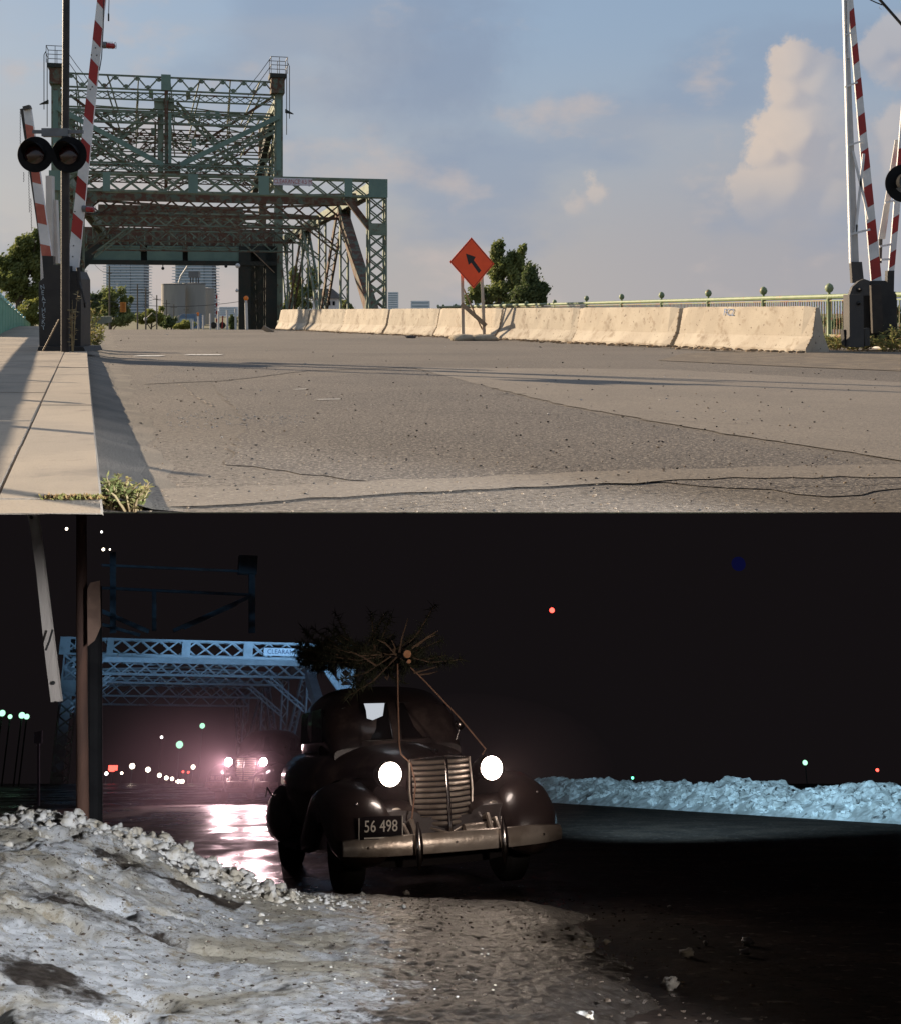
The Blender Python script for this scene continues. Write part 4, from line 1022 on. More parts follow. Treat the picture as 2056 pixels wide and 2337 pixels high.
# ------------------------------------------------------------------ left gates, mast and lamps
def striped_board(root, edge, th, y, stripes, slope, mw, mr, name='arm_board', dirn=1):
    """edge(v) -> (left px, right px) at photo row v; board built at distance y"""
    v0, v1 = stripes[0]; b = MB()
    def P(side, v, dy=0): l_, r_ = edge(v); return D(l_ if side == 0 else r_, v, y + dy)
    b.prism([P(0, v0), P(1, v0), P(1, v1), P(0, v1)], (0, th, 0)); o = fixn(b.build(name, mw, parent=root))
    for (a, c) in stripes[1:]:
        for dy in (-.004, th + .001):
            b = MB(); q = [P(0, a, 0), P(1, a + slope, 0), P(1, c + slope, 0), P(0, c, 0)]
            b.prism([p + V((0, dy, 0)) for p in q], (0, .003, 0)); fixn(b.build('red_stripe', mr, parent=o))
    return o
GY = 19.0
def e1(v): t = (640 - v) / 560; return (150 + 62.5 * t, 176 + 56 * t)
lg = thing('crossing_gate', 'near left crossing gate, striped arm raised leaning right over the black cabinet', 'crossing gate', DG(135, 800, .15))
ar = striped_board(lg, e1, .05, GY, [(-60, 620), (-40, 2), (44, 88), (131, 176), (222, 263), (312, 353), (400, 438), (485, 527)], 20, WHITE, RED)
b = MB(); b.prism([D(151, 618, GY - .01), D(173, 618, GY - .01), D(170, 700, GY - .01), D(150, 700, GY - .01)], (0, .08, 0)); fixn(b.build('arm_root', BLACK2, parent=lg))
b = MB()
for (px, py) in ((166, 466), (171, 482), (166, 500), (155, 559), (168, 560), (166, 585), (164, 609), (218, 108), (208, 124), (221, 125), (206, 203), (198, 195), (211, 197)):
    b.ball(D(px, py, GY - .005), .011, 6, 4)
b.build('bolts', BLACK2, parent=lg)
for i, (px, py) in enumerate(((250, 103), (203, 477))):
    b = MB(); b.lathe(D(px - 16, py - 1, GY), (1, 0, .05), [(.03, 0), (.055, .01), (.05, .07)], 12); lm = b.build('lamp_base', GREY, parent=lg)
    b = MB(); b.lathe(D(px - 6, py, GY), (1, 0, -.08), [(.043, 0), (.048, .03), (.043, .07), (.047, .1), (.030, .13), (.01, .14)], 14); b.build('red_lamp', REDL, parent=lm, smooth=True)
    b = MB()
    for a_ in range(3):
        q = D(px + 2, py, GY) + V((0, math.cos(a_ * 2.1) * .055, math.sin(a_ * 2.1) * .055)); b.bar(q - V((.07, 0, 0)), q + V((.05, 0, 0)), .006, .006)
    b.lathe(D(px + 13, py, GY), (1, 0, 0), [(.055, 0), (.055, .008)], 12, False); b.build('wire_guard', GREY, parent=lm)
b = MB(); b.tube([D(237, -40, GY), D(236, 60, GY), D(232, 130, GY), D(227, 160, GY)], .008, 5); b.build('cable', WIRE, parent=lg)
b = MB(); b.bar(D(248, 30, GY), D(248, 47, GY), .02, .02); b.tube([D(245, -30, GY), D(249, 0, GY), D(248, 35, GY)], .006, 5); b.build('dangling_hook', BLACK2, parent=lg)
b = MB()
def cab(pts, y0, dy, name, m, root): b = MB(); b.prism([D(px, py, y0) for px, py in pts], (0, dy, 0)); return fixn(b.build(name, m, parent=root))
cab([(141, 625), (176, 618), (184, 636), (185, 700), (184, 797), (141, 797)], 18.6, .5, 'cabinet', BLACK2, lg)
cab([(88, 644), (106, 628), (112, 604), (140, 604), (141, 797), (90, 797)], 18.45, .6, 'cabinet', BLACK2, lg)
cab([(96, 583), (121, 584), (122, 640), (100, 640)], 18.9, .12, 'hinge_plate', BLACK2, lg)
cab([(88, 791), (190, 791), (196, 803), (84, 803)], 18.3, .9, 'base_plate', BLACK2, lg)
GRAF = mat('spray_graffiti', (.42, .50, .55), (.22, .28, .32), 30, .8)
gx = [97, 97.5, 99, 100, 99.5, 99.5, 99, 99]
for i, ch in enumerate('NEATHEKY'):
    p = D(gx[i], 655 + i * 13.2, 18.44)
    text(ch, .105, GRAF, 'graffiti_letter', lg, Matrix.Translation(p) @ Matrix.Rotation(R(-14 + (i * 37) % 23), 4, 'Y') @ Matrix.Rotation(R(90), 4, 'X') @ Matrix.Diagonal((.85, 1, 1, 1)), .001)
b = MB(); b.tube([D(180, 640, 18.5), D(186, 660, 18.4), D(193, 690, 18.4), D(194, 700, 18.5)], .016, 6); b.tube([D(178, 610, 18.5), D(181, 640, 18.5), D(183, 655, 18.5)], .03, 6); b.build('hose', BLACK2, parent=lg)
# second arm
def e2(v): t = (580 - v) / 340.; return (95 - 43 * t, 117 - 48 * t)
lg2 = thing('crossing_gate', 'far left crossing gate, short faded striped arm raised leaning left with chains', 'crossing gate', D(118, 790, 19.6))
ar2 = striped_board(lg2, e2, .06, 19.5, [(247, 583), (282, 322), (372, 415), (462, 508), (556, 583)], 5, WHITE, REDF)
cab([(51, 242), (66, 238), (69, 246), (53, 250)], 19.45, .1, 'tip_cap', DGREY, lg2)
cab([(46, 248), (52, 246), (96, 560), (91, 560)], 19.62, .05, 'back_strip', BLACK2, lg2)
cab([(96, 583), (118, 583), (128, 690), (104, 690)], 19.5, .1, 'arm_root', BLACK2, lg2)
for px, y0, y1 in ((46, 250, 345), (54, 395, 420), (65, 388, 490), (70, 455, 530)):
    b = MB(); n = int((y1 - y0) / 3.2)
    for k_ in range(n): c = D(px + (k_ % 2) * .7 + (2 if px > 60 else 0) * k_ / n, y0 + k_ * 3.2, 19.5); b.bar(c, c + V((0, 0, .018)), .009, .009)
    b.build('chain', BLACK2, parent=lg2, kind='stuff')
wp = thing('white_post', 'white board post standing behind the two left gate arms', 'post', D(105, 790, 20.2))
cab([(92, 560), (104, 560), (103, 700), (93, 700)], 20.0, .15, 'board', WHITE2, wp)
cab([(104, 400), (118, 400), (119, 600), (106, 600)], 20.2, .15, 'board', WHITE2, wp)
cab([(118, 455), (128, 455), (133, 600), (118, 600)], 20.3, .12, 'board', WHITE2, wp)
cab([(92, 700), (134, 700), (134, 800), (92, 800)], 20.2, .15, 'board', DGREY, wp)
# dark signal mast
MY = 18.0
mb_ = DG(150, 803, .15)
ms = thing('signal_mast', 'dark brown signal mast with twin round crossing lamps, left of the bridge', 'signal mast', (mb_.x, MY, .15))
xm = D(149, 0, MY).x
b = MB(); b.tube([(xm - .0, MY, .15), (xm, MY, 2.9)], .064, 16); b.tube([(xm + .0, MY, 2.9), (xm + .02, MY, 6.5)], .053, 16); b.lathe((xm, MY, 2.86), (0, 0, 1), [(.056, 0), (.066, .01), (.066, .08), (.05, .1)], 16); b.build('pole', POLE, parent=ms, smooth=True)
b = MB(); b.tube([D(135, 728, MY - .1), D(98, 800, MY - .1)], .012, 6); b.build('stay_rod', mat('stay_brown', (.28, .20, .12), None), parent=ms)
b = MB(); b.bar(D(75, 300, MY - .02), D(190, 300, MY - .02), .05, .05); b.box(D(128, 302, MY), (.40, .12, .12)); b.build('crossarm', GREY, parent=ms)
for px, py in ((81.5, 352), (158, 353)):
    c = D(px, py, MY - .12)
    b = MB(); b.lathe(c, (0, -1, 0), [(.01, 0), (.262, .005), (.268, .015), (.262, .025), (.165, .03), (.155, .03)], 48); dsk = b.build('backing_disc', BLACK, parent=ms, smooth=True)
    b = MB(); b.lathe(c + V((0, .05, 0)), (0, -1, 0), [(.16, .04), (.155, .09)], 32); b.lathe(c, (0, 1, 0), [(.16, 0), (.15, .14), (.06, .2)], 24); b.build('lamp_body', BLACK, parent=dsk, smooth=True)
    b = MB(); b.lathe(c, (0, -1, 0), [(.15, .035), (.12, .055), (.06, .068), (.01, .072)], 32); b.build('lens', REDD, parent=dsk, smooth=True)
    b = MB(); rg = []                          # hood: open cylinder, longer on top
    for j in range(25):
        a_ = R(-35) + R(250) * j / 24; ln = .06 + .24 * max(0, math.sin(a_)) ** .7 if math.sin(a_) > 0 else .05
        rg.append((a_, ln))
    for rr in (.160, .166):
        for (a0, l0), (a1, l1) in zip(rg[:-1], rg[1:]):
            f_ = lambda a_, l_: c + V((math.cos(a_) * rr, -l_ - .025, math.sin(a_) * rr))
            b.quad(f_(a0, 0), f_(a1, 0), f_(a1, l1), f_(a0, l0))
    b.build('hood', BLACK, parent=dsk, smooth='all')
# ------------------------------------------------------------------ right gates
RY = 23.2
CHGR = mat('chord_grey', (.52, .51, .50), (.47, .46, .45), 2, .6)
rg_ = thing('crossing_gate', 'near right crossing gate: tall striped arm with white ladder bracing over a grey cabinet', 'crossing gate', DG(1990, 795))
def eR(v): t = v / 648.; return (1935 + 54 * t, 1947 + 66 * t)
striped_board(rg_, eR, .05, RY, [(-80, 648), (-54, -12), (27, 67), (107, 148), (186, 228), (266, 310), (347, 392), (428, 476), (510, 560), (595, 640)], -11, WHITE, RED)
cab([(1923, -80), (1926, -80), (1945, 600), (1941, 600)], RY - .08, .10, 'back_chord_edge', WHITE, rg_)
cab([(1925, -80), (1931, -80), (1960, 597), (1943, 597)], RY, .03, 'back_chord', CHGR, rg_)
cab([(1942, 597), (1967, 597), (1972, 645), (1945, 645)], RY - .1, .12, 'chord_root', DGREY, rg_)
for (p0, p1, w_) in (((1926, 80), (1944, 73), .03), ((1928, 198), (1956, 187), .035), ((1933, 332), (1968, 321), .035), ((1941, 534), (1985, 523), .04), ((1933, -40), (1940, -44), .03)):
    b = MB(); b.bar(D(*p0, RY - .05), D(*p1, RY - .05), w_, .04); b.build('rung', WHITE, parent=rg_)
for p0, p1 in (((1946, 344), (1983, 500)), ((1971, 350), (1952, 530)), ((1935, 0), (1936, 132)), ((1955, 512), (1955, 530))):
    b = MB(); b.bar(D(*p0, RY - .03), D(*p1, RY - .03), .045, .03); b.build('cross_brace', WHITE, parent=rg_)
cab([(1938, 674), (1945, 655), (1960, 641), (1972, 636), (1984, 640), (1984, 674)], 22.7, .12, 'rounded_guard', DGREY, rg_)
cab([(1938, 672), (1970, 670), (1972, 792), (1939, 792)], 22.4, .35, 'front_cabinet', DGREY, rg_)
cab([(1988, 650), (2010, 648), (2016, 760), (1992, 760)], 22.8, .1, 'arm_root', POLE, rg_)
cab([(1968, 650), (1990, 640), (2022, 640), (2046, 672), (2048, 790), (1972, 790)], 23.0, .6, 'cabinet', BLACK2, rg_)
cab([(1925, 752), (1940, 752), (1940, 788), (1928, 788)], 22.6, .2, 'side_box', BLACK2, rg_)
cab([(1972, 750), (1984, 748), (1986, 788), (1974, 790)], 22.5, .15, 'foot_plate', DGREY, rg_)
for px, py, r_ in ((1960, 660, .05), (1959, 691, .04)):
    b = MB(); b.lathe(D(px, py, 22.7 if r_ > .045 else 22.4), (0, -1, 0), [(r_, 0), (r_, .03), (.02, .08), (.01, .1)], 12); b.build('bolt', BLACK2, parent=rg_)
rg2 = thing('crossing_gate', 'far right crossing gate, partly cut off, striped arm leaning right behind the lamp', 'crossing gate', D(2035, 790, 24.4))
def eR2(v): t = (618 - v) / 300.; return (2028 + 24 * t, 2041 + 26 * t)
striped_board(rg2, eR2, .05, 24.3, [(180, 618), (340, 380), (420, 455), (497, 535), (577, 612)], -9, WHITE, RED, dirn=1)
cab([(2043, 318), (2052, 318), (2020, 545), (2005, 545)], 24.5, .03, 'back_chord', WHITE2, rg2); cab([(2006, 545), (2014, 545), (2012, 600), (2008, 600)], 24.5, .03, 'back_chord', DGREY, rg2)
cab([(2026, 617), (2041, 617), (2040, 665), (2024, 665)], 24.2, .15, 'arm_root', BLACK2, rg2)
for (p0, p1) in (((2020, 462), (2041, 457)), ((2007, 562), (2034, 557)), ((2010, 592), (2030, 591))):
    b = MB(); b.bar(D(*p0, 24.3), D(*p1, 24.3), .04, .04); b.build('rung', WHITE, parent=rg2)
cab([(2022, 665), (2044, 665), (2050, 790), (2020, 790)], 24.3, .4, 'cabinet', BLACK2, rg2)
cl = thing('crossing_signal', 'round black crossing lamp cut off by the right edge', 'signal', DG(2078, 800))
c = D(2062, 418, 20.0)
b = MB(); b.lathe(c, (0, -1, 0), [(.01, 0), (.31, .005), (.318, .02), (.31, .03), (.17, .035), (.16, .035)], 48); dk = b.build('backing_disc', BLACK, parent=cl, smooth=True)
b = MB(); b.lathe(c, (0, -1, 0), [(.165, .04), (.12, .055), (.01, .07)], 32); b.build('lens', GREY, parent=dk, smooth=True)
b = MB()
for j in range(24):
    a0 = R(-30) + R(240) * j / 24; a1 = R(-30) + R(240) * (j + 1) / 24; f_ = lambda a_, l_: c + V((math.cos(a_) * .17, -l_, math.sin(a_) * .17))
    b.quad(f_(a0, .03), f_(a1, .03), f_(a1, .26), f_(a0, .26))
b.build('hood', BLACK, parent=dk, smooth='all')
b = MB(); b.tube([(D(2108, 0, 20.2).x, 20.2, 0), (D(2108, 0, 20.2).x, 20.2, 5)], .055, 12); b.tube([c + V((0, .1, 0)), V((D(2108, 0, 20.2).x, 20.2, c.z))], .03, 6); b.build('mast', POLE, parent=cl)
sl = thing('lamp_post', 'slanting dark bracket arm of a lamp post at the top right corner', 'lamp post', (D(2150, 0, 26).x, 26, 0))
xs_ = D(2150, 0, 26).x
b = MB(); b.tube([(xs_, 26, 0), (xs_, 26, 9)], .09, 12); b.build('pole', POLE, parent=sl)
b = MB(); b.tube([D(2004, -6, 26), D(2020, 12, 26), D(2056, 53, 26), D(2150, 160, 26)], .032, 8); b.build('bracket_arm', BLACK2, parent=sl)
b = MB(); b.tube([D(1985, -2, 26), D(2000, 5, 26), D(2013, 10, 26)], .013, 5); b.lathe(D(2011.5, 15, 26), (0, 1, 0), [(.045, 0), (.045, .015)], 14, False); b.build('wire_loop', BLACK2, parent=sl)
# ------------------------------------------------------------------ weeds
def weed(base, h, n, label, seed, m=LEAF4, spread=.35, leaf=.02, name='weed', nl=70, group=None):
    rnd = random.Random(seed); t = thing(name, label, 'weed', base, group=group); B = V(base); st = MB(); lf = MB()
    for i in range(n):
        a = rnd.uniform(0, 6.28); r0 = rnd.uniform(0, spread * .35); hh = h * rnd.uniform(.45, 1); p0 = B + V((math.cos(a) * r0, math.sin(a) * r0, 0)); r1 = spread * rnd.uniform(.3, 1.2)
        p2 = B + V((math.cos(a) * r1, math.sin(a) * r1 * .8, hh)); p1 = p0.lerp(p2, .5) + V((0, 0, hh * .15)); st.tube([p0, p1, p2], [.006, .005, .002], 4, False)
        for j in range(nl // max(1, n) + 4):
            q = rnd.uniform(.1, 1); p = (p0.lerp(p1, q * 2) if q < .5 else p1.lerp(p2, q * 2 - 1)) ; d = V((rnd.gauss(0, 1), rnd.gauss(0, 1), rnd.uniform(-.2, .9))).normalized(); u = d.orthogonal().normalized()
            s_ = leaf * rnd.uniform(.6, 1.5); lf.add([p, p + d * s_ * 1.2 + u * s_ * .4, p + d * s_ * 2.6, p + d * s_ * 1.2 - u * s_ * .4], [(0, 1, 2, 3)])
    st.build('stems', DRY, parent=t); lf.build('foliage', m, parent=t)
weed(DG(186, 800, 0), .95, 26, 'bushy green weed at the right foot of the left gate cabinet', 1, spread=.38, leaf=.035, nl=700)
weed(DG(208, 806, 0), .55, 16, 'low weed in the gutter right of the gate cabinet', 2, spread=.30, leaf=.03, nl=400)
weed(DG(166, 803, .15), 1.0, 5, 'tall dry stalk rising beside the dark mast', 3, DRY, .14, .022, 'dry_stalk', 60)
weed(DG(262, 1162, 0), .125, 22, 'green weed clump growing at the curb in the near left foreground', 4, spread=.10, leaf=.008, nl=620, group=None)
weed(DG(300, 1166, 0), .11, 16, 'smaller weed just right of the foreground curb clump', 5, spread=.10, leaf=.010, nl=240)
weed(DG(250, 1135, 0), .10, 10, 'thin sprig in the gutter beyond the foreground clump', 6, spread=.06, leaf=.009, nl=120)
weed(DG(1905, 798, 0), .32, 26, 'dry grassy weed between the last barrier and the right gate', 7, spread=.5, leaf=.03, nl=500)
weed(DG(1960, 800, 0), .30, 26, 'grassy weed below the grey cabinet of the right gate', 8, spread=.6, leaf=.03, nl=500)
weed(DG(2035, 802, 0), .48, 30, 'taller weed clump below the black cabinet at the right edge', 9, spread=.5, leaf=.035, nl=600)
weed(DG(1880, 790, 0), .25, 20, 'dark weed in the shade behind the last barrier', 10, LEAF2, .5, .03, nl=400)
b = MB(); rnd = random.Random(9)
for i in range(900):
    px = rnd.triangular(90, 244, 200); p = DG(px, 1137 + rnd.gauss(0, 1.6), .15) ; s_ = rnd.uniform(.003, .009); d = V((rnd.gauss(0, 1), rnd.gauss(0, .5), rnd.uniform(0, 1.2))).normalized(); u = d.orthogonal().normalized()
    b.add([p, p + d * s_ + u * s_ * .4, p + d * s_ * 2, p + d * s_ - u * s_ * .4], [(0, 1, 2, 3)])
b.build('joint_moss', mat('moss', (.13, .13, .03), (.22, .13, .05), 30, .9), kind='stuff')
# off to the left: unseen run of the railing, set out from its shadow
b = MB(); tan_ = math.tan(R(19)); hh = 1.05
def rail_at(y):                                 # beam whose shadow falls where the photo shows the band
    xs = curbx(y) - .18 - .027 * y - .19; k = (hh + .03) / tan_
    return V((xs - .82 * k, y + .57 * k, .15 + hh))
ra = [rail_at(y) for y in (1.5, 4, 7, 10, 14, 19, 24, 28)]
for a, c in zip(ra[:-1], ra[1:]): b.bar(a, c, .22, .06, (0, 0, 1))
b.build('hand_beam', GRN_SEA, parent=lr)
for y in (3.0, 4.25, 5.75, 8.0, 9.9, 12.2, 15.0, 19, 23, 27):
    p = rail_at(y - 1.6); b = MB(); b.bar((p.x, p.y, .1), (p.x, p.y, 1.62 if int(y * 4) % 3 else 1.5), .05, .05); b.build('post', GRN_SEA, parent=lr)

# ================================================================== the night street (its own level ground, tipped below the day street)
WETR = mat('night_wet_road', (.020, .016, .015), (.035, .028, .026), .9, .30, bump=.5, bscale=9, speck=[(30, .60, .68, (.05, .042, .04))])
def wet_mat():
    m = bpy.data.materials.new('wet_road'); m.use_nodes = True; nt = m.node_tree; N = nt.nodes.new; L = nt.links.new
    b = nt.nodes['Principled BSDF']; tc = N('ShaderNodeTexCoord')
    def nz(s, d=5, r=.6, st=(1, 1, 1)):
        mp = N('ShaderNodeMapping'); mp.inputs['Scale'].default_value = st; L(tc.outputs['Object'], mp.inputs[0])
        n = N('ShaderNodeTexNoise'); n.inputs['Scale'].default_value = s; n.inputs['Detail'].default_value = d; n.inputs['Roughness'].default_value = r; L(mp.outputs[0], n.inputs[0]); return n.outputs[0]
    def mr(x, lo, hi, a=0, c=1):
        n = N('ShaderNodeMapRange'); n.interpolation_type = 'SMOOTHSTEP'; L(x, n.inputs[0]); n.inputs[1].default_value = lo; n.inputs[2].default_value = hi; n.inputs[3].default_value = a; n.inputs[4].default_value = c; return n.outputs[0]
    def mix(f, a, bb):
        n = N('ShaderNodeMix'); n.data_type = 'RGBA'; L(f, n.inputs[0])
        for i, x in ((6, a), (7, bb)):
            if isinstance(x, tuple): n.inputs[i].default_value = (*x, 1)
            else: L(x, n.inputs[i])
        return n.outputs[2]
    c = mix(mr(nz(1.3), .45, .6), (.040, .030, .026), (.075, .055, .044))
    c = mix(mr(nz(9, 6), .58, .66), c, (.17, .14, .12)); c = mix(mr(nz(17, 4), .56, .62), c, (.02, .017, .015))
    L(c, b.inputs['Base Color']); sx_ = N('ShaderNodeSeparateXYZ'); L(tc.outputs['Object'], sx_.inputs[0]); dry = mr(sx_.outputs[0], .2, 2.0)
    ad = N('ShaderNodeMath'); ad.operation = 'MAXIMUM'; L(mr(nz(.8, 6, .6, (1, .5, 1)), .42, .62, .26, .72), ad.inputs[0]); ml = N('ShaderNodeMath'); ml.operation = 'MULTIPLY'; L(dry, ml.inputs[0]); ml.inputs[1].default_value = .95; L(ml.outputs[0], ad.inputs[1])
    L(ad.outputs[0], b.inputs['Roughness']); sp_ = mr(sx_.outputs[0], .2, 2.0, .38, .12); L(sp_, b.inputs['Specular IOR Level'])
    bn = N('ShaderNodeBump'); bn.inputs['Strength'].default_value = .55; bn.inputs['Distance'].default_value = .03
    L(nz(7, 8, .65), bn.inputs['Height']); L(bn.outputs[0], b.inputs['Normal']); return m
WET = wet_mat()
NSKY = bpy.data.materials.new('night_air'); NSKY.use_nodes = True; nt = NSKY.node_tree; nt.nodes.clear()
_o = nt.nodes.new('ShaderNodeOutputMaterial'); _e = nt.nodes.new('ShaderNodeEmission'); _e.inputs[1].default_value = 1.0
_e.inputs[0].default_value = (.0033, .0026, .0029, 1); nt.links.new(_e.outputs[0], _o.inputs[0])
BLK = mat('daylight_block_black', (.010, .010, .010), None, rough=.95)
# night sky vault: everything between the day ground above and the night ground below
xw = 75; zc0, zc1 = -.10, EYE - .1669 * 128 + 3.0
# ceiling kept just over the line of sight that divides the two streets
z0c = -.0045
b = MB(); ya = Y0 + .0
pts = [(ya, z0c), (ya + 4, EYE - .1669 * (ya + 4) + .02), (60, EYE - .1669 * 60 + .6), (128, EYE - .1669 * 128 + 1.5)]
for (y0_, z0_), (y1_, z1_) in zip(pts[:-1], pts[1:]): b.quad((-xw, y0_, z0_), (xw, y0_, z0_), (xw, y1_, z1_), (-xw, y1_, z1_))
b.quad((-xw, 128, pts[-1][1]), (xw, 128, pts[-1][1]), (xw, 128, -90), (-xw, 128, -90))
for x_ in (-xw, xw): b.add([(x_, ya, z0c), (x_, pts[1][0], pts[1][1]), (x_, 60, pts[2][1]), (x_, 128, pts[3][1]), (x_, 128, -90), (x_, ya, -90)], [(0, 1, 2, 3, 4, 5)])
for sx in (-1, 1): b.quad((sx * 3.7, ya, z0c), (sx * xw, ya, z0c), (sx * xw, ya, -90), (sx * 3.7, ya, -90))
o = b.build('night_sky', NSKY, kind='structure')
b = MB()                                        # added black walls round the viewpoint, keep daylight off the night street
for sx in (-3.7, 3.7): b.quad((sx, -3.3, -9), (sx, Y0, -9), (sx, Y0, 2.3 if sx < 0 else 0), (sx, -3.3, 2.3 if sx < 0 else 0))
b.quad((3.7, -3.3, -.1), (3.7, 4.4, -.1), (3.7, 4.4, 2.3), (3.7, -3.3, 2.3))
b.quad((-3.7, -3.3, -9), (3.7, -3.3, -9), (3.7, -3.3, 2.3), (-3.7, -3.3, 2.3)); b.quad((-3.7, -3.3, 2.3), (3.7, -3.3, 2.3), (3.7, 4.4, 2.3), (-3.7, 4.4, 2.3))
b.quad((-3.7, -3.3, -9), (3.7, -3.3, -9), (3.7, Y0, -9), (-3.7, Y0, -9))
b.build('daylight_block_walls', BLK, kind='structure')
# night ground
def ngz(d): return 0 if d < 66 else -.004 * (d - 66) ** 1.5
b = MB(); rows = [3.0, 6, 10, 16, 24, 36, 50, 66, 72, 80, 90, 105, 130]
for a, c in zip(rows[:-1], rows[1:]):
    w0 = 3.6 if a < 5 else 70; w1 = 3.6 if c < 5 else 70
    w0 = min(70, 3.4 + max(0, a - 3.6) * 9); w1 = min(70, 3.4 + max(0, c - 3.6) * 9)
    b.quad((-w0, a, ngz(a)), (w0, a, ngz(a)), (w1, c, ngz(c)), (-w1, c, ngz(c)))
b.build('night_road', WET, frame=NIGHT, kind='structure')

# snow bank, left foreground, thinning into dirty slush to the right
def snow_mat():
    m = bpy.data.materials.new('dirty_snow'); m.use_nodes = True; nt = m.node_tree; N = nt.nodes.new; L = nt.links.new
    b = nt.nodes['Principled BSDF']; tc = N('ShaderNodeTexCoord'); at = N('ShaderNodeAttribute'); at.attribute_name = 'dirt'
    def nz(s, d=5, r=.6, st=(1, 1, 1)):
        mp = N('ShaderNodeMapping'); mp.inputs['Scale'].default_value = st; L(tc.outputs['Object'], mp.inputs[0])
        n = N('ShaderNodeTexNoise'); n.inputs['Scale'].default_value = s; n.inputs['Detail'].default_value = d; n.inputs['Roughness'].default_value = r; L(mp.outputs[0], n.inputs[0]); return n.outputs[0]
    def mr(x, lo, hi, a=0, c=1):
        n = N('ShaderNodeMapRange'); n.interpolation_type = 'SMOOTHSTEP'; L(x, n.inputs[0]); n.inputs[1].default_value = lo; n.inputs[2].default_value = hi; n.inputs[3].default_value = a; n.inputs[4].default_value = c; return n.outputs[0]
    def ma(op, a, c):
        n = N('ShaderNodeMath'); n.operation = op
        for i, x in enumerate((a, c)):
            if isinstance(x, (int, float)): n.inputs[i].default_value = x
            else: L(x, n.inputs[i])
        return n.outputs[0]
    def mix(f, a, bb):
        n = N('ShaderNodeMix'); n.data_type = 'RGBA'; L(f, n.inputs[0])
        for i, x in ((6, a), (7, bb)):
            if isinstance(x, tuple): n.inputs[i].default_value = (*x, 1)
            else: L(x, n.inputs[i])
        return n.outputs[2]
    c = mix(mr(nz(1.6, 6), .44, .60), (.66, .68, .71), (.47, .43, .35))
    c = mix(mr(nz(11, 7, .8), .50, .64), c, (.36, .31, .23)); c = mix(mr(nz(60, 3, .7), .60, .66), c, (.14, .115, .09))
    c = mix(mr(nz(26, 4, .7), .60, .67), c, (.09, .07, .055)); c = mix(mr(nz(8, 6, .75), .63, .70), c, (.10, .08, .06))
    dn = ma('ADD', at.outputs['Fac'], ma('MULTIPLY', ma('SUBTRACT', nz(7, 8, .75), .5), 1.5))
    c = mix(mr(dn, .42, .72), c, mix_ := mix(mr(nz(18, 4, .7), .45, .62), (.032, .023, .017), (.080, .065, .053)))
    L(c, b.inputs['Base Color']); L(mr(dn, .35, .65, .70, .40), b.inputs['Roughness'])
    bn = N('ShaderNodeBump'); bn.inputs['Strength'].default_value = 1.0; bn.inputs['Distance'].default_value = .022
    L(nz(55, 8, .8), bn.inputs['Height']); L(bn.outputs[0], b.inputs['Normal']); return m
SNOW = snow_mat()
edge_px = [(-300, 1935), (0, 1925), (90, 1912), (160, 1892), (210, 1884), (270, 1892), (320, 1915), (369, 1958), (445, 1984), (578, 2004), (700, 2010), (800, 2016), (900, 2050), (1000, 2090), (1100, 2120), (1250, 2150), (1340, 2260), (1360, 2337), (1400, 2500)]
def bank_h(x, d):
    # ridge of ploughed snow on the left, sinking to the right
    n = noise.noise
    rx = max(0, min(1, (-.9 - x) / 1.6)); rx = rx * rx * (3 - 2 * rx)
    ridge = .44 * rx * math.exp(-((d - 8.6) / 1.0) ** 2) if d > 8.6 else .44 * rx * (1 - (8.6 - d) / 11)
    base = .13 * max(0, min(1, (1.6 - x) / 2.6)) * max(0, min(1, (9.7 + .10 * x - d) / .6))
    k = 1 if d < 9.6 else max(0, 1 - (d - 9.6) / .5)
    lump = (.050 * n(V((x * 1.7, d * 1.3, 1))) + .014 * n(V((x * 5.2, d * 4.4, 4))) + .016 * n(V((x * 12, d * 11, 9))) + .014 * n(V((x * 27, d * 25, 2))))
    amp = .55 + 1.0 * rx + .9 * rx * math.exp(-((d - 8.5) / .5) ** 2)
    dent = -.13 * max(0, min(1, -x - .4)) * max(0, n(V((x * 2.3 + 5, d * 3.0, 20))) - .26) * 3
    return (ridge + base + lump * amp + dent) * k - (.04 if k < 1 else 0) + .015
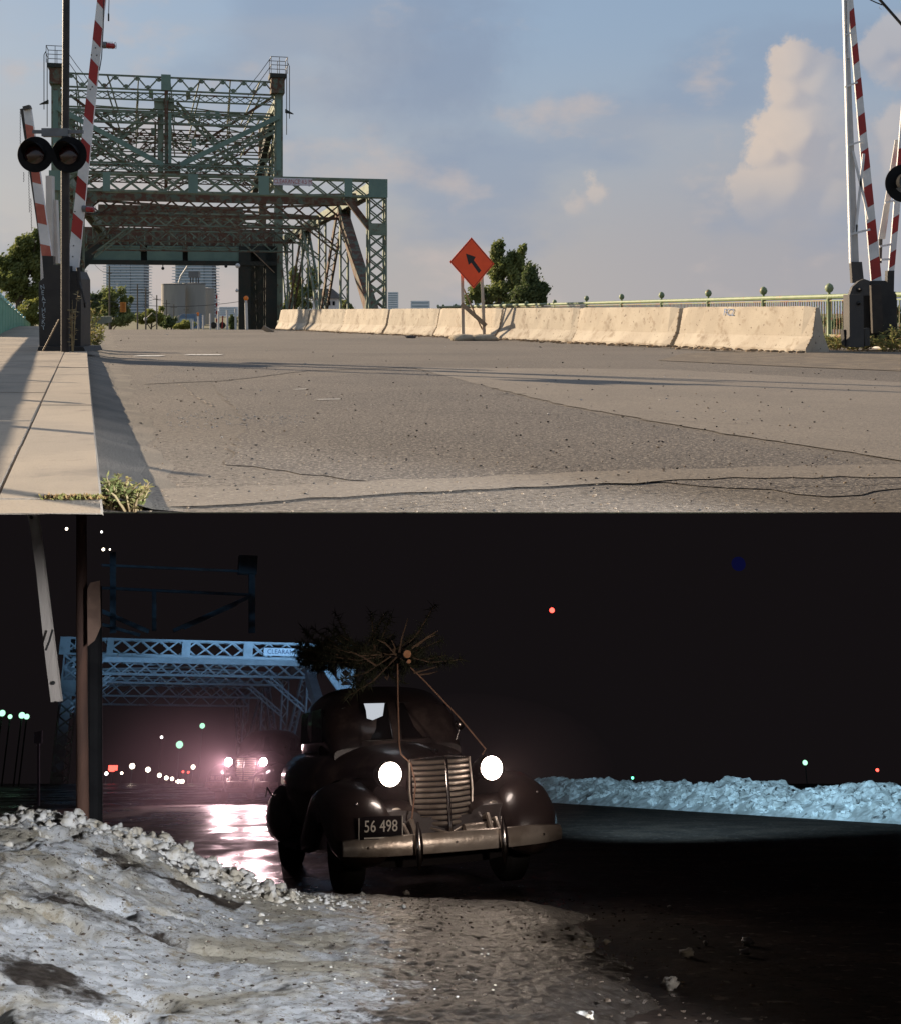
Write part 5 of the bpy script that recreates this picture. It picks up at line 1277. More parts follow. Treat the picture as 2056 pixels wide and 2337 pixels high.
def snowfield():
    nx, nd = 380, 420; x0, x1, d0, d1 = -4.4, 2.6, 4.2, 10.4
    vs = []; dirt = []; n = noise.noise
    for j in range(nd + 1):
        d = d0 + (d1 - d0) * j / nd
        for i in range(nx + 1):
            x = x0 + (x1 - x0) * i / nx
            h = bank_h(x, d)
            # dirt grows to the right and towards the far edge of the slush
            e = (x + 1.9) / 2.8 + max(0, x + .5) * .45 + .30 * n(V((x * .8, d * .8, 33))) + max(0, (d - 8.6)) * .30 * (1 if x > -1.6 else .0) + (.25 if d > 9.3 else 0)
            if x < -1.2: e = max(e, .42 + .65 * (n(V((x * 1.6, d * 2.8, 50))) ) if n(V((x * .9, d * .9, 60))) > -.1 else 0)
            fade = max(0, (x - .55 - .25 * n(V((x, d * 2, 70)))) / .9) + max(0, (d - 9.2 + .25 * n(V((x * 2, d, 71)))) / .8) * (1 if x > -1.8 else 0)
            h -= .17 * fade
            vs.append((x, d, h)); dirt.append(max(0, min(1, e)))
    F = []
    for j in range(nd):
        for i in range(nx):
            a = j * (nx + 1) + i
            if max(vs[a][2], vs[a + 1][2], vs[a + nx + 1][2], vs[a + nx + 2][2]) < -.03: continue
            F.append((a, a + 1, a + nx + 2, a + nx + 1))
    me = bpy.data.meshes.new('snow_bank'); me.from_pydata(vs, [], F); me.materials.append(SNOW)
    at = me.attributes.new('dirt', 'FLOAT', 'POINT'); at.data.foreach_set('value', dirt)
    me.polygons.foreach_set('use_smooth', [True] * len(me.polygons)); me.update()
    o = bpy.data.objects.new('snow_bank', me); COL.objects.link(o); o.matrix_world = NIGHT; o['kind'] = 'structure'
snowfield()
SNOWC = mat('snow_clod', (.56, .55, .53), (.40, .36, .29), 9, .8, bump=.6, bscale=40, rust=(.16, .12, .09), rthr=(.60, .70), rscale=20)
ICE = mat('ice_chunk_white', (.72, .72, .72), (.5, .48, .45), 12, .5, bump=.4)
b = MB(); rnd = random.Random(21)
for i in range(1500):
    x = rnd.uniform(-4.2, -.1); rid = True; d = 8.5 + rnd.gauss(0, .22) if rid else rnd.uniform(4.6, 9.0); s_ = rnd.uniform(.005, .022) if rid else rnd.uniform(.002, .007)
    if x > -1.2 and rnd.random() < (x + 1.2): continue
    b.ball((x, d, bank_h(x, d) - s_ * .1), s_, 5, 4, .8, (rnd.uniform(.8, 1.5), 1, .8), i)
b.build('snow_crumbs', bpy.data.materials['snow_clod'], frame=NIGHT, kind='stuff', smooth='all')
b = MB()
for i in range(330):                            # clods along the crest and through the field
    x = rnd.uniform(-4.2, -1.0); d = 8.55 + rnd.gauss(0, .20) if i < 280 else rnd.uniform(6.5, 9)
    s_ = rnd.uniform(.014, .055) * (1 if i < 280 else .35); z = bank_h(x, d)
    b.ball((x, d, z + s_ * .05), s_, 10, 8, .9, (rnd.uniform(.8, 1.3), 1, rnd.uniform(.6, 1)), i)
for i in range(420):
    x = rnd.uniform(-2.0, .2); d = rnd.uniform(5.2, 9.6); s_ = rnd.uniform(.002, .006); b.ball((x, d, max(0, bank_h(x, d) - max(0, x - .9) * .19) + s_ * .3), s_, 5, 4, .9, (1.3, 1, .7), i)
b.build('snow_clods', SNOWC, frame=NIGHT, kind='stuff', smooth='all')
b = MB()
for i in range(1100):
    x = rnd.uniform(-3.0, 1.5); d = rnd.uniform(4.6, 9.6); s_ = rnd.uniform(.0025, .0085); b.ball((x, d, max(0, bank_h(x, d) - max(0, x - .9) * .19) + s_ * .2), s_, 5, 3, .9, (1.4, 1, .7), i)
b.build('mud_crumbs', mat('mud', (.035, .026, .02), (.07, .05, .035), 20, .7), frame=NIGHT, kind='stuff')
for i, (px, py, s_, l_) in enumerate(((928, 2036, .035, 'white ice chunk just in front of the old car bumper'), (1035, 2066, .045, 'brightest white ice lump in the muddy road before the car'), (1080, 2072, .042, 'second pale ice lump right of the brightest one'), (1295, 2168, .05, 'brownish ice lump at the right of the muddy patch'), (1330, 2162, .04, 'pale ice lump beside the brownish one'), (1348, 2165, .03, 'small pale ice lump right of a pair'), (1384, 2144, .025, 'small white ice chip farther right on the dark road'), (1528, 2067, .022, 'lone tiny ice chip out on the dark road'), (1566, 2172, .045, 'white ice lump halfway to the right edge'), (1705, 2146, .04, 'white ice lump on the dark road at the right'), (1700, 2169, .035, 'ice lump directly below the right hand one'), (1532, 2243, .05, 'round white ice lump in the lower dark road'), (1250, 2270, .05, 'brown flat ice slab at the lower edge of slush'), (850, 2066, .05, 'tan icy lump left of the bright pair'), (1335, 2330, .06, 'pale ice block at the bottom edge of the picture'), (1610, 2146, .02, 'flat ice flake near the middle right of the road'))):
    s_ *= .62; p = NG(px, py, .03); b = MB(); b.ball((p.x, p.y, s_ * .5 + .01), s_, 12, 9, .9, (1.2, 1, .75), i * 7 + 1); o = b.build('ice_chunk', ICE if i not in (3, 12, 13, 14) else SNOWC, base=p, frame=NIGHT, smooth='all'); props(o, l_, 'ice chunk', 'ice lumps scattered on the night road')
# ploughed snow berm on the far right side
def berm():
    A0 = NG(1150, 1826, 0); A1 = NG(2056, 1882, 0); A2 = A1 + (A1 - A0) * .25
    rnd = random.Random(4); n = noise.noise; L_ = (A2 - A0).length; u = (A2 - A0).normalized(); v = V((-u.y, u.x, 0)); v = v if v.y > 0 else -v
    nu, nv = 520, 40; vs = []
    for j in range(nv + 1):
        for i in range(nu + 1):
            s = L_ * i / nu; t = 2.4 * j / nv; p = A0 + u * s + v * t
            prof_ = math.sin(min(1, t / 1.1) * math.pi / 2) if t < 1.5 else max(0, 1 - (t - 1.5) / .9)
            h = .50 * prof_ * (1 + .30 * n(V((s * .45, 0, 5))) + .12 * n(V((s * 1.3, 1, 5))))
            h += prof_ * (.16 * n(V((s * 1.7, t * 1.7, 8))) + .10 * n(V((s * 4.2, t * 4.2, 3))) + .06 * n(V((s * 9, t * 9, 1))))
            w = .14 * n(V((s * 2.3, t * 2.3, 40))) * prof_
            vs.append(p + V((0, w * 2, max(-.01, h))))
    F = [(j * (nu + 1) + i, j * (nu + 1) + i + 1, (j + 1) * (nu + 1) + i + 1, (j + 1) * (nu + 1) + i) for j in range(nv) for i in range(nu)]
    me = bpy.data.meshes.new('snow_berm'); me.from_pydata([tuple(p) for p in vs], [], F); m_ = mat('berm_snow', (.66, .70, .72), (.40, .42, .42), 3.5, .8, bump=.9, bscale=7, rust=(.10, .10, .10), rthr=(.57, .68), rscale=3.0); me.materials.append(m_)
    o = bpy.data.objects.new('snow_berm', me); COL.objects.link(o); o.matrix_world = NIGHT; o['kind'] = 'structure'
    b = MB()
    for i in range(700):
        s = rnd.uniform(0, L_); t = rnd.uniform(.1, 1.2); p = A0 + u * s + v * t; h = .48 * math.sin(min(1, t / 1.1) * 1.57) * (1 + .3 * n(V((s * .45, 0, 5))))
        r_ = rnd.uniform(.04, .13); b.ball(p + V((0, 0, h)), r_, 7, 5, .9, (1, 1, .8), i)
    b.build('berm_clods', m_, frame=NIGHT, kind='stuff')
berm()
# ------------------------------------------------------------------ night bridge
nl = Nn(152, 1434, 66); PHN = math.atan(.30)
ON = V((nl.x + BW * math.cos(PHN), 66 + BW * math.sin(PHN), -.05 + (nl.z - BH) * 0))
nspan, _, _ = build_span(NIGHT, ON, PHN, 'night view of the lattice bridge portal lit blue white above the road', True)
ntw = thing('night_tower', 'faint dark blue outline of the bascule tower above the night portal', 'bridge tower', ON, NIGHT, rot=Matrix.Rotation(PHN, 4, 'Z'))
def nb(px, py, s):
    r_ = _RX @ ray(px, py); q = r_.x / r_.y; c_, s_ = math.cos(PHN), math.sin(PHN)
    x = (q * (ON.y + s * c_) - ON.x + s * s_) / (c_ - q * s_); Y = ON.y + x * s_ + s * c_
    return V((x, s, EYEN + r_.z / r_.y * Y - ON.z))
ncs = thing('clearance_sign', 'blue white lit clearance sign on the night bridge portal', 'sign', ON, NIGHT, rot=Matrix.Rotation(PHN, 4, 'Z'))
bx_ = nb(648, 1487, 0).x
b = MB(); b.box((bx_, -.20, BH - .52), (2.3, .03, .42)); b.build('panel', mat('night_sign_white', (.75, .76, .8), None), parent=ncs)
text('CLEARANCE', .34, mat('night_sign_letters', (.10, .12, .2), None), 'lettering', ncs, Matrix.Translation((bx_, -.22, BH - .52)) @ Matrix.Rotation(R(90), 4, 'X') @ Matrix.Diagonal((1.0, 1, 1, 1)), .002)
NTS = mat('night_tower_steel', (.20, .25, .28), (.15, .19, .22), 1, .8)
NB = [('leg', (575, 1445), (575, 1285), .55), ('leg', (258, 1445), (258, 1260), .5), ('brace', (575, 1360), (395, 1440), .3), ('brace', (232, 1395), (340, 1442), .35), ('brace', (232, 1425), (320, 1450), .25), ('center_post', (352, 1440), (352, 1350), .35), ('strut', (232, 1342), (575, 1358), .22), ('strut', (232, 1290), (575, 1305), .18), ('brace', (540, 1380), (420, 1435), .2)]
for nm, p0, p1, w_ in NB:
    b = MB(); b.bar(nb(*p0, 40), nb(*p1, 40), w_, .3); b.build(nm, NTS, parent=ntw)
b = MB(); c = nb(565, 1290, 40); b.box(c, (1.6, 1, 1.6)); b.build('head_block', NTS, parent=ntw)
# ------------------------------------------------------------------ night gate arm, utility pole
ga = thing('wooden_gate_arm', 'pale bare wooden gate arm hanging at the left edge of the night road', 'gate arm', NG(125, 2120), NIGHT)
BARE = mat('bare_board', (.42, .37, .33), (.33, .29, .26), 3, .8, bump=.3, stretch=(1, 1, .2))
q = [Nn(50, 1080, 9.2), Nn(74, 1080, 9.2), Nn(139, 1600, 9.2), Nn(131, 1602, 9.2), Nn(127, 1600, 9.2), Nn(116, 1603, 9.2), Nn(103, 1500, 9.2), Nn(82, 1300, 9.2)]
b = MB(); b.prism(q, (0, .05, 0)); fixn(b.build('board', BARE, parent=ga))
b = MB()
for px, py in ((72, 1181), (122, 1559)): b.lathe(Nn(px, py, 9.19), (0, -1, 0), [(.014, 0), (.014, .012)], 10)
b.build('bolts', BLACK2, parent=ga)
b = MB(); b.tube([Nn(120, 1437, 9.1), Nn(112, 1465, 9.1), Nn(104, 1485, 9.1)], .008, 5); b.build('cord', BLACK2, parent=ga)
up = thing('utility_pole', 'thick brown wooden pole standing in the snow at the left of the night road', 'pole', (Nn(205, 1800, 11).x, 11, 0), NIGHT)
PW = mat('old_pole_wood', (.12, .060, .040), (.07, .036, .026), 4, .85, bump=.5, stretch=(1, 1, .15))
b = MB(); b.tube([Nn(190, 1990, 11), Nn(187, 1600, 11), Nn(186, 1120, 11)], [.055, .05, .046], 20); b.build('shaft', PW, parent=up, smooth=True)
b = MB(); q = [Nn(206, 1330, 10.86), Nn(228, 1325, 10.86), Nn(230, 1430, 10.86), Nn(216, 1462, 10.86), Nn(200, 1475, 10.86), Nn(199, 1345, 10.86)]; b.prism(q, (0, .01, 0)); fixn(b.build('tin_sheet', mat('tan_sheet', (.24, .15, .11), (.18, .11, .08), 5, .7), parent=up))
b = MB(); b.tube([Nn(212, 2000, 11.4), Nn(212, 1340, 11.4)], .085, 16); o = b.build('pole_shade_post', BLACK, base=(Nn(218, 1900, 11.4).x, 11.4, 0), frame=NIGHT); props(o, 'black post standing in for the unlit right side of the brown wooden pole', 'post')  # black post added for the shaded right side of the brown pole
b = MB()
for px, py in ((85, 1690), (75, 1676)): pass
b.prism([Nn(78, 1672, 30), Nn(96, 1668, 30), Nn(95, 1697, 30), Nn(78, 1697, 30)], (0, .05, 0)); b.bar(Nn(88, 1697, 30.02), Nn(88, 1840, 30.02), .05, .05); o = b.build('small_sign', mat('pale_board', (.45, .47, .55), None), base=NG(88, 1826), frame=NIGHT); props(o, 'small pale board on a post left of the brown pole at night', 'sign')
# ------------------------------------------------------------------ lamps of the night town
def em(name, col, s):
    m = bpy.data.materials.new(name); m.use_nodes = True; nt = m.node_tree; nt.nodes.clear(); o = nt.nodes.new('ShaderNodeOutputMaterial'); e = nt.nodes.new('ShaderNodeEmission')
    e.inputs[0].default_value = (*col, 1); e.inputs[1].default_value = s; nt.links.new(e.outputs[0], o.inputs[0]); m.cycles.emission_sampling = 'NONE'; return m
EG = em('lamp_green_white', (.42, 1, .62), .85); EW = em('lamp_warm_white', (1, .86, .66), 5); ERD = em('lamp_red', (1, .07, .05), 2.4); EB = em('lamp_blue', (.05, .06, .42), .028); EGR = em('lamp_green', (.1, .8, .4), 2.5); EWD = em('lamp_white', (1, .95, .9), 3)
NP = mat('night_lamp_pole', (.03, .045, .04), None)
def nlamp(px, py, d, rp, m, label, pole=True, group='street lamps of the night town', name='street_lamp', cat='street lamp'):
    c = Nn(px, py, d); k = d / FPX * .95
    t = thing(name, label, cat, (c.x, d, min(ngz(d), c.z)), NIGHT, group=group)
    if pole and c.z > ngz(d): b = MB(); b.tube([(c.x, d, ngz(d)), (c.x, d, c.z)], .035, 5); b.build('pole', NP, parent=t)
    b = MB(); b.ball(c, rp * k, 12, 8); b.build('bulb', m, parent=t, smooth='all')
for a in ((5,1628,60,7,EG,'leftmost green white night lamp at the edge'),(23,1636,60,5,EG,'small green lamp on the pale post at far left'),(50,1633,60,7,EG,'bright green white lamp left of the small board'),(61,1636,60,6,EG,'green white lamp right beside the bright one'),
          (462,1657,84,6,EG,'green lamp under the right end of the lit portal'),(410,1700,80,8,EG,'largest green white lamp under the bridge'),(369,1683,95,3.2,EWD,'tiny high white lamp left of the big green one'),
          (302,1749,76,6,EW,'first and largest warm lamp of the descending row'),(338,1757,84,5.4,EW,'second warm lamp of the descending row'),(364,1770,90,4.6,EW,'third warm lamp of the descending row'),(380,1776,95,4.4,EW,'fourth warm lamp of the row'),(393,1778,100,4,EW,'fifth warm lamp of the row'),(406,1784,106,4.6,EW,'sixth warm lamp at the low end of the row'),(416,1784,110,4.6,EW,'last warm lamp at the low end of the row'),
          (441,1751,82,4.6,EW,'warm lamp close left of the second car'),(475,1786,74,4,EW,'low lamp under the left headlight of the second car'),(243,1766,76,4,EWD,'white lamp just below the red sign light'),(278,1765,86,3,EW,'faint warm lamp right of the red light'),(418,1762,92,2.6,ERD,'faint reddish lamp in the distance'),(430,1763,92,2.6,ERD,'second faint reddish lamp by the second car'),
          (1837,1741,90,5.5,EG,'green white lamp above the snow berm at the right'),(1443,1776,90,3,EGR,'tiny green lamp over the left part of the berm'),(1700,1850,0,0,None,'')):
    if a[3]: nlamp(*a[:6])
for a in ((152,1207,70,3.2,EW,'tiny light high at the top left of the night'),(232,1214,70,2.6,EWD,'faint tiny light high above the brown pole'),(236,1254,70,3.4,EW,'brighter tiny light above the brown pole'),(251,1254,70,1.8,EW,'dim tiny light beside the brighter high one'),(1259,1393,60,6,ERD,'single red light in the dark sky right of centre'),(1685,1287,60,17,EB,'dim blue glow in the dark sky at the right'),(2002,1758,90,3.6,ERD,'small red light above the berm near the right edge')):
    nlamp(*a[:6], pole=False, group='small lights in the night sky', name='sky_light', cat='light')
c = Nn(258, 1753, 80); t = thing('red_sign', 'glowing red sign low at the left under the night bridge', 'sign', (c.x, 80, -.3), NIGHT)
b = MB(); b.box(c, (.55, .1, .30)); b.box(c + V((-.05, 0, -.12)), (.3, .1, .2)); b.build('panel', ERD, parent=t); b = MB(); b.bar((c.x, 80.05, -.3), c, .05, .05); b.build('post', NP, parent=t)
# ------------------------------------------------------------------ the old cars
CARP = mat('old_car_paint', (.034, .022, .020), (.024, .016, .016), 2, .38, .1, coat=.45, bump=.05, rust=(.11, .078, .066), rthr=(.50, .66), rscale=1.3)
CARG = mat('road_grime', (.085, .058, .048), (.05, .034, .03), 3, .6)
CARD = mat('dark_chassis', (.012, .010, .010), None, rough=.9, spec=.1)
CHR = mat('chrome', (.62, .58, .55), (.35, .30, .27), 6, .22, 1.0, bump=.1, bscale=20)
CHRD = mat('dull_chrome_bumper', (.62, .54, .46), (.40, .33, .27), 4, .34, .55, bump=.3, bscale=12)
GLS = mat('dark_glass', (.006, .006, .007), None, rough=.15, spec=.12)
TYRE = mat('tyre_rubber', (.012, .011, .011), None, rough=.85)
PLATE = mat('plate_black', (.012, .010, .012), None, rough=.95, spec=.05)
PLETT = mat('plate_letters', (.55, .50, .44), None, rough=.6)
HEAD = em('headlamp_glow', (1.0, .84, .74), 9)
HEAD.cycles.emission_sampling = 'AUTO'
def se(cx, y, cz, rx, rz, n=28, p=2.4, z0=None, z1=None):      # rounded section in the xz plane
    r = []
    for i in range(n):
        a = 2 * math.pi * i / n; c_, s_ = math.cos(a), math.sin(a)
        x = abs(c_) ** (2 / p) * (1 if c_ > 0 else -1) * rx; z = abs(s_) ** (2 / p) * (1 if s_ > 0 else -1) * rz
        zz = cz + z
        if z0 is not None: zz = max(zz, z0)
        r.append(V((cx + x, y, zz)))
    return r
def build_car(label, M, group):
    root = bpy.data.objects.new('vintage_car', None); COL.objects.link(root); root.matrix_world = M; BASE[root.name] = V((0, 0, 0)); props(root, label, 'car', group)
    def part(b, name, m, par=None, smooth=True): return fixn(b.build(name, m, parent=par or root, smooth=smooth))
    # body: hood, cowl, cabin sides, tail
    b = MB(); S = []
    for y, rx, zt, zb, p in ((.38, .20, .99, .52, 2.2), (.42, .27, 1.03, .48, 2.2), (.60, .31, 1.07, .46, 2.3), (1.0, .40, 1.11, .44, 2.4), (1.5, .55, 1.14, .42, 2.6), (1.75, .66, 1.14, .40, 3)):
        S.append(se(0, y, (zt + zb) / 2, rx, (zt - zb) / 2, 32, p))
    b.loft(S); hood = part(b, 'hood', CARP)
    b = MB(); b.tube([(0, .36, .98), (0, .5, 1.065), (0, 1.0, 1.115), (0, 1.7, 1.145)], .012, 6); part(b, 'hood_ridge', CHR, hood)
    b = MB(); S = []
    for y, rx, zt, zb in ((1.30, .30, .95, .45), (1.50, .52, 1.05, .38), (1.72, .68, 1.12, .34), (2.2, .80, 1.13, .32), (3.0, .83, 1.13, .32), (3.8, .78, 1.13, .34), (4.5, .60, 1.05, .40), (4.85, .35, .85, .48)):
        S.append(se(0, y, (zt + zb) / 2, rx, (zt - zb) / 2, 32, 3.4))
    b.loft(S); part(b, 'body', CARP)
    b = MB(); S = []
    for y, rx, zt in ((1.72, .60, 1.14), (1.95, .63, 1.50), (2.3, .62, 1.66), (2.9, .62, 1.70), (3.5, .58, 1.66), (4.1, .50, 1.42), (4.5, .42, 1.08)):
        S.append(se(0, y, (zt + .95) / 2, rx, max(.05, (zt - .95) / 2), 32, 3.0))
    b.loft(S); part(b, 'roof', CARP)
    for sx in (-1, 1):
        b = MB(); b.prism([(sx * .045, 1.735, 1.17), (sx * .52, 1.80, 1.17), (sx * .47, 2.01, 1.47), (sx * .045, 1.96, 1.50)], (0, -.015, .01)); w = part(b, 'windshield', GLS, smooth=False)
        b = MB(); P = [V((sx * .045, 1.715, 1.17)), V((sx * .52, 1.78, 1.17)), V((sx * .47, 1.99, 1.47)), V((sx * .045, 1.94, 1.50))]
        for p, q in zip(P, P[1:] + P[:1]): b.tube([p, q], .009, 5)
        part(b, 'chrome_trim', CHR, w)
        for (y0, y1, wx) in ((2.15, 2.78, .606), (2.86, 3.42, .592), (3.5, 3.85, .535)):
            b = MB(); b.prism([(sx * wx, y0, 1.18), (sx * wx, y1, 1.18), (sx * (wx - .01), y1 - .05, 1.48), (sx * (wx - .01), y0 + .06, 1.48)], (sx * .02, 0, 0)); part(b, 'side_window', GLS, smooth=False)
        # front fender: high crown over the wheel, tapering down and back
        b = MB(); S = []
        for y, cx_, rx, zt, zb in ((.0, .66, .12, .50, .33), (.05, .665, .185, .62, .27), (.16, .675, .235, .71, .24), (.34, .69, .25, .80, .27), (.75, .70, .245, .86, .56), (1.1, .71, .23, .83, .50), (1.5, .73, .19, .68, .30), (1.9, .74, .15, .45, .24), (2.2, .74, .11, .33, .24)):
            S.append(se(sx * cx_, y, (zt + zb) / 2, rx, (zt - zb) / 2, 24, 2.3))
        b.loft(S); fd = part(b, 'front_fender', CARP)
        b = MB(); S = []
        for y, rx, rz in ((.10, .10, .16), (.14, .15, .22), (.26, .20, .25)): S.append(se(sx * .70, y - .012, .60, rx, rz, 20, 2.2))
        b = MB(); S = []
        for y, cx_, rx, zt, zb in ((2.95, .74, .08, .5, .3), (3.2, .76, .15, .72, .22), (3.6, .76, .165, .80, .24), (4.1, .74, .15, .72, .24), (4.6, .66, .10, .48, .30)):
            S.append(se(sx * cx_, y, (zt + zb) / 2, rx, (zt - zb) / 2, 20, 2.3))
        b.loft(S); rf = part(b, 'rear_fender', CARP)
        b = MB(); b.tube([(sx * .93, 3.25, .68), (sx * .945, 3.6, .78), (sx * .90, 4.05, .68)], .008, 5); part(b, 'trim', CHR, rf)
        b = MB(); b.box((sx * .80, 2.55, .30), (.20, 1.0, .04)); part(b, 'running_board', BLACK2, smooth=False)
        # joint from fender to hood side
        b = MB(); b.loft([se(sx * .42, .35, .66, .16, .18, 16), se(sx * .46, .9, .66, .20, .22, 16), se(sx * .55, 1.7, .62, .16, .24, 16)]); part(b, 'side_apron', CARD)
        b = MB(); b.loft([se(sx * .40, .20, .545, .20, .085, 20, 2.6), se(sx * .42, .34, .575, .22, .13, 20, 2.6), se(sx * .46, .7, .62, .22, .20, 20, 2.6), se(sx * .52, 1.3, .64, .20, .24, 20, 2.6)]); part(b, 'catwalk', CARP)
        # headlamp pod
        b = MB(); hc = V((sx * .425, .30, .90))
        b.lathe(hc, (0, 1, 0), [(.088, -.01), (.100, 0), (.104, .04), (.098, .14), (.07, .30), (.03, .42), (.005, .46)], 24); b.bar(hc + V((0, .15, -.02)), (sx * .50, .45, .68), .06, .10); pod = part(b, 'headlamp_pod', CARP)
        b = MB(); b.lathe(hc, (0, -1, 0), [(.104, -.01), (.106, .005), (.098, .018), (.092, .02)], 28, False); part(b, 'chrome_rim', CHR, pod)
        b = MB(); b.lathe(hc, (0, -1, 0), [(.094, .012), (.08, .028), (.05, .040), (.005, .045)], 28); part(b, 'headlight', HEAD, pod)
        # small parking lamp stud and horn
        b = MB(); b.ball((sx * .74, .10, .70), .012, 8, 5); part(b, 'fender_stud', CHR)
        b = MB(); b.lathe((sx * .40, .24, .60), (0, -1, 0), [(.05, 0), (.055, .02), (.01, .03)], 14); part(b, 'horn', CHRD)
        for y in (.80, 3.65):
            b = MB(); b.lathe((sx * .62, y, .345), (sx, 0, 0), [(.20, -.03), (.31, -.03), (.345, 0), (.345, .14), (.31, .17), (.20, .17)], 28); wh = part(b, 'wheel', TYRE)
            b = MB(); b.lathe((sx * .62, y, .345), (sx, 0, 0), [(.19, .10), (.20, .145), (.12, .12), (.09, .16), (.01, .175)], 24); part(b, 'hub_cap', CHRD, wh)
        # bumper brackets
        b = MB(); b.tube([(sx * .30, -.02, .45), (sx * .31, .10, .56), (sx * .30, .40, .50)], .02, 6); b.tube([(sx * .36, -.02, .45), (sx * .375, .10, .53), (sx * .36, .40, .48)], .016, 6); part(b, 'bumper_bracket', CHRD)
        b = MB(); g_ = [(sx * .335, -.175, .235), (sx * .335, -.205, .40), (sx * .335, -.185, .56)]; b.tube([g_[0], (sx*.335,-.205,.30), g_[1], (sx*.335,-.202,.48), g_[2]], [.010, .026, .034, .026, .010], 12); part(b, 'bumper_guard', CHR)
    # prow grille of two angled halves with heavy horizontal bars
    b = MB(); b.loft([[V((-.245, .34, 1.0)), V((0, .16, 1.01)), V((.245, .34, 1.0)), V((.22, .52, 1.0)), V((-.22, .52, 1.0))], [V((-.235, .34, .52)), V((0, .14, .48)), V((.235, .34, .52)), V((.22, .52, .52)), V((-.22, .52, .52))]]); part(b, 'grille_shell', BLACK2, smooth=False)
    gsh = MB()
    n = 12
    for i in range(n):
        z = .975 - i * .0415; w = .240 - .0008 * i
        for sx in (-1, 1):
            b = MB(); q0 = V((sx * .012, .135, z)); q1 = V((sx * w, .318, z + .002))
            d_ = (q1 - q0); o_ = V((0, -1, 0))
            prof2 = [(0, .0145), (-.014, .008), (-.016, -.004), (0, -.0145)]
            b.loft([[p + V((0, yy, zz)) for yy, zz in prof2] for p in (q0, q0 + d_ * .5 + V((0, -.010, -.002)), q1)]); part(b, 'grille_bar', CHRD)
    b = MB(); b.tube([(0, .155, 1.02), (0, .120, .98), (0, .105, .75), (0, .10, .48), (0, .10, .36)], [.008, .013, .014, .016, .008], 8); part(b, 'grille_centre_bar', CHR)
    for sx in (-1, 1):
        b = MB(); b.tube([(sx * .252, .325, 1.0), (sx * .262, .320, .75), (sx * .235, .30, .52), (0, .09, .445)], .010, 6); part(b, 'grille_surround', CHRD)
    b = MB(); b.tube([(-.25, .325, 1.0), (0, .14, 1.015), (.25, .325, 1.0)], .010, 6); part(b, 'grille_top_trim', CHR)
    b = MB(); b.loft([se(0, .20, .50, .60, .07, 16), se(0, .45, .46, .62, .12, 16)]); part(b, 'front_apron', CARP)
    b = MB(); b.tube([(.12, .13, .46), (.40, .14, .47)], .045, 10); part(b, 'splash_tube', CHRD)
    b = MB(); b.loft([se(0, .42, .34, .60, .14, 16, 4), se(0, 1.2, .32, .62, .12, 16, 4)]); part(b, 'under_pan', CARD)
    # bumper: curved, rounded bar
    b = MB(); S = []
    for i in range(25):
        t_ = -1 + 2 * i / 24; x = .875 * t_; y = -.13 + .13 * abs(t_) ** 2.6; hh_ = .074 * (1 - .25 * abs(t_) ** 6)
        S.append([V((x, y + yy, .40 + zz * hh_)) for yy, zz in ((.018, -1), (-.010, -.92), (-.026, -.5), (-.031, 0), (-.026, .5), (-.010, .92), (.018, 1))])
    b.loft(S); bm_ = part(b, 'bumper', CHRD)
    for x in (-.70, -.03, .70): b = MB(); b.ball((x, -.163 + .13 * abs(x / .875) ** 2.6, .40), .010, 8, 5); part(b, 'bumper_bolt', CHR, bm_)
    # number plate
    Mp = Matrix.Translation((-.60, -.10, .535)) @ Matrix.Rotation(R(2), 4, 'Y') @ Matrix.Rotation(R(90), 4, 'X')
    b = MB(); b.box((-.60, -.088, .535), (.345, .008, .16), Matrix.Rotation(R(2), 3, 'Y')); pl_ = part(b, 'number_plate', PLATE, smooth=False)
    b = MB()
    for dx in (-.168, .168): b.box((-.60 + dx, -.095, .535), (.006, .006, .155), Matrix.Rotation(R(2), 3, 'Y'))
    b.box((-.60, -.095, .465), (.26, .004, .010), Matrix.Rotation(R(2), 3, 'Y')); part(b, 'plate_line', PLETT, pl_, False)
    text('56 498', .118, PLETT, 'plate_number', pl_, Mp @ Matrix.Translation((0, .008, 0)) @ Matrix.Diagonal((.80, 1, 1, 1)), .003)
    b = MB(); b.tube([(-.60, -.08, .48), (-.58, .1, .46)], .01, 5); part(b, 'plate_bracket', BLACK2)
    b = MB(); b.ball((0, .40, 1.055), .02, 8, 6, 0, (.6, 2.6, .8)); part(b, 'hood_ornament', CHR)
    b = MB(); b.ball((.60, 1.72, 1.27), .05, 12, 8, 0, (1, .7, 1)); b.tube([(.60, 1.74, 1.23), (.56, 1.76, 1.12)], .008, 5); part(b, 'spot_lamp', CHR)
    return root
CM = NIGHT @ Matrix.Translation(Nn(1044, 2000, 10.15) * 1 - V((0, 0, Nn(1044, 2000, 10.15).z))) @ Matrix.Rotation(R(16), 4, 'Z') @ Matrix.Rotation(R(-3.2), 4, 'Y')
car1 = build_car('large old dark car with slatted prow grille, both headlamps lit and fir tree on top', CM, 'old dark cars on the night road')
ci = CM; 
def headlights(root, M, power, size, spread=70, sep=.425, col=(1, .80, .62)):
    for sx in (-1, 1):
        l = bpy.data.objects.new('headlight_beam', bpy.data.lights.new('headlight_beam', 'SPOT')); COL.objects.link(l)
        l.data.energy = power; l.data.spot_size = R(spread); l.data.spot_blend = .9; l.data.color = col; l.data.shadow_soft_size = .06
        l.parent = root; l.matrix_local = Matrix.Translation((sx * sep, .20, .90)) @ Matrix.Rotation(R(90 - 9), 4, 'X') @ Matrix.Rotation(R(180), 4, 'Y') if False else Matrix.Translation((sx * sep, .20, .90)) @ V((0, -1, -.17)).to_track_quat('-Z', 'Y').to_matrix().to_4x4()
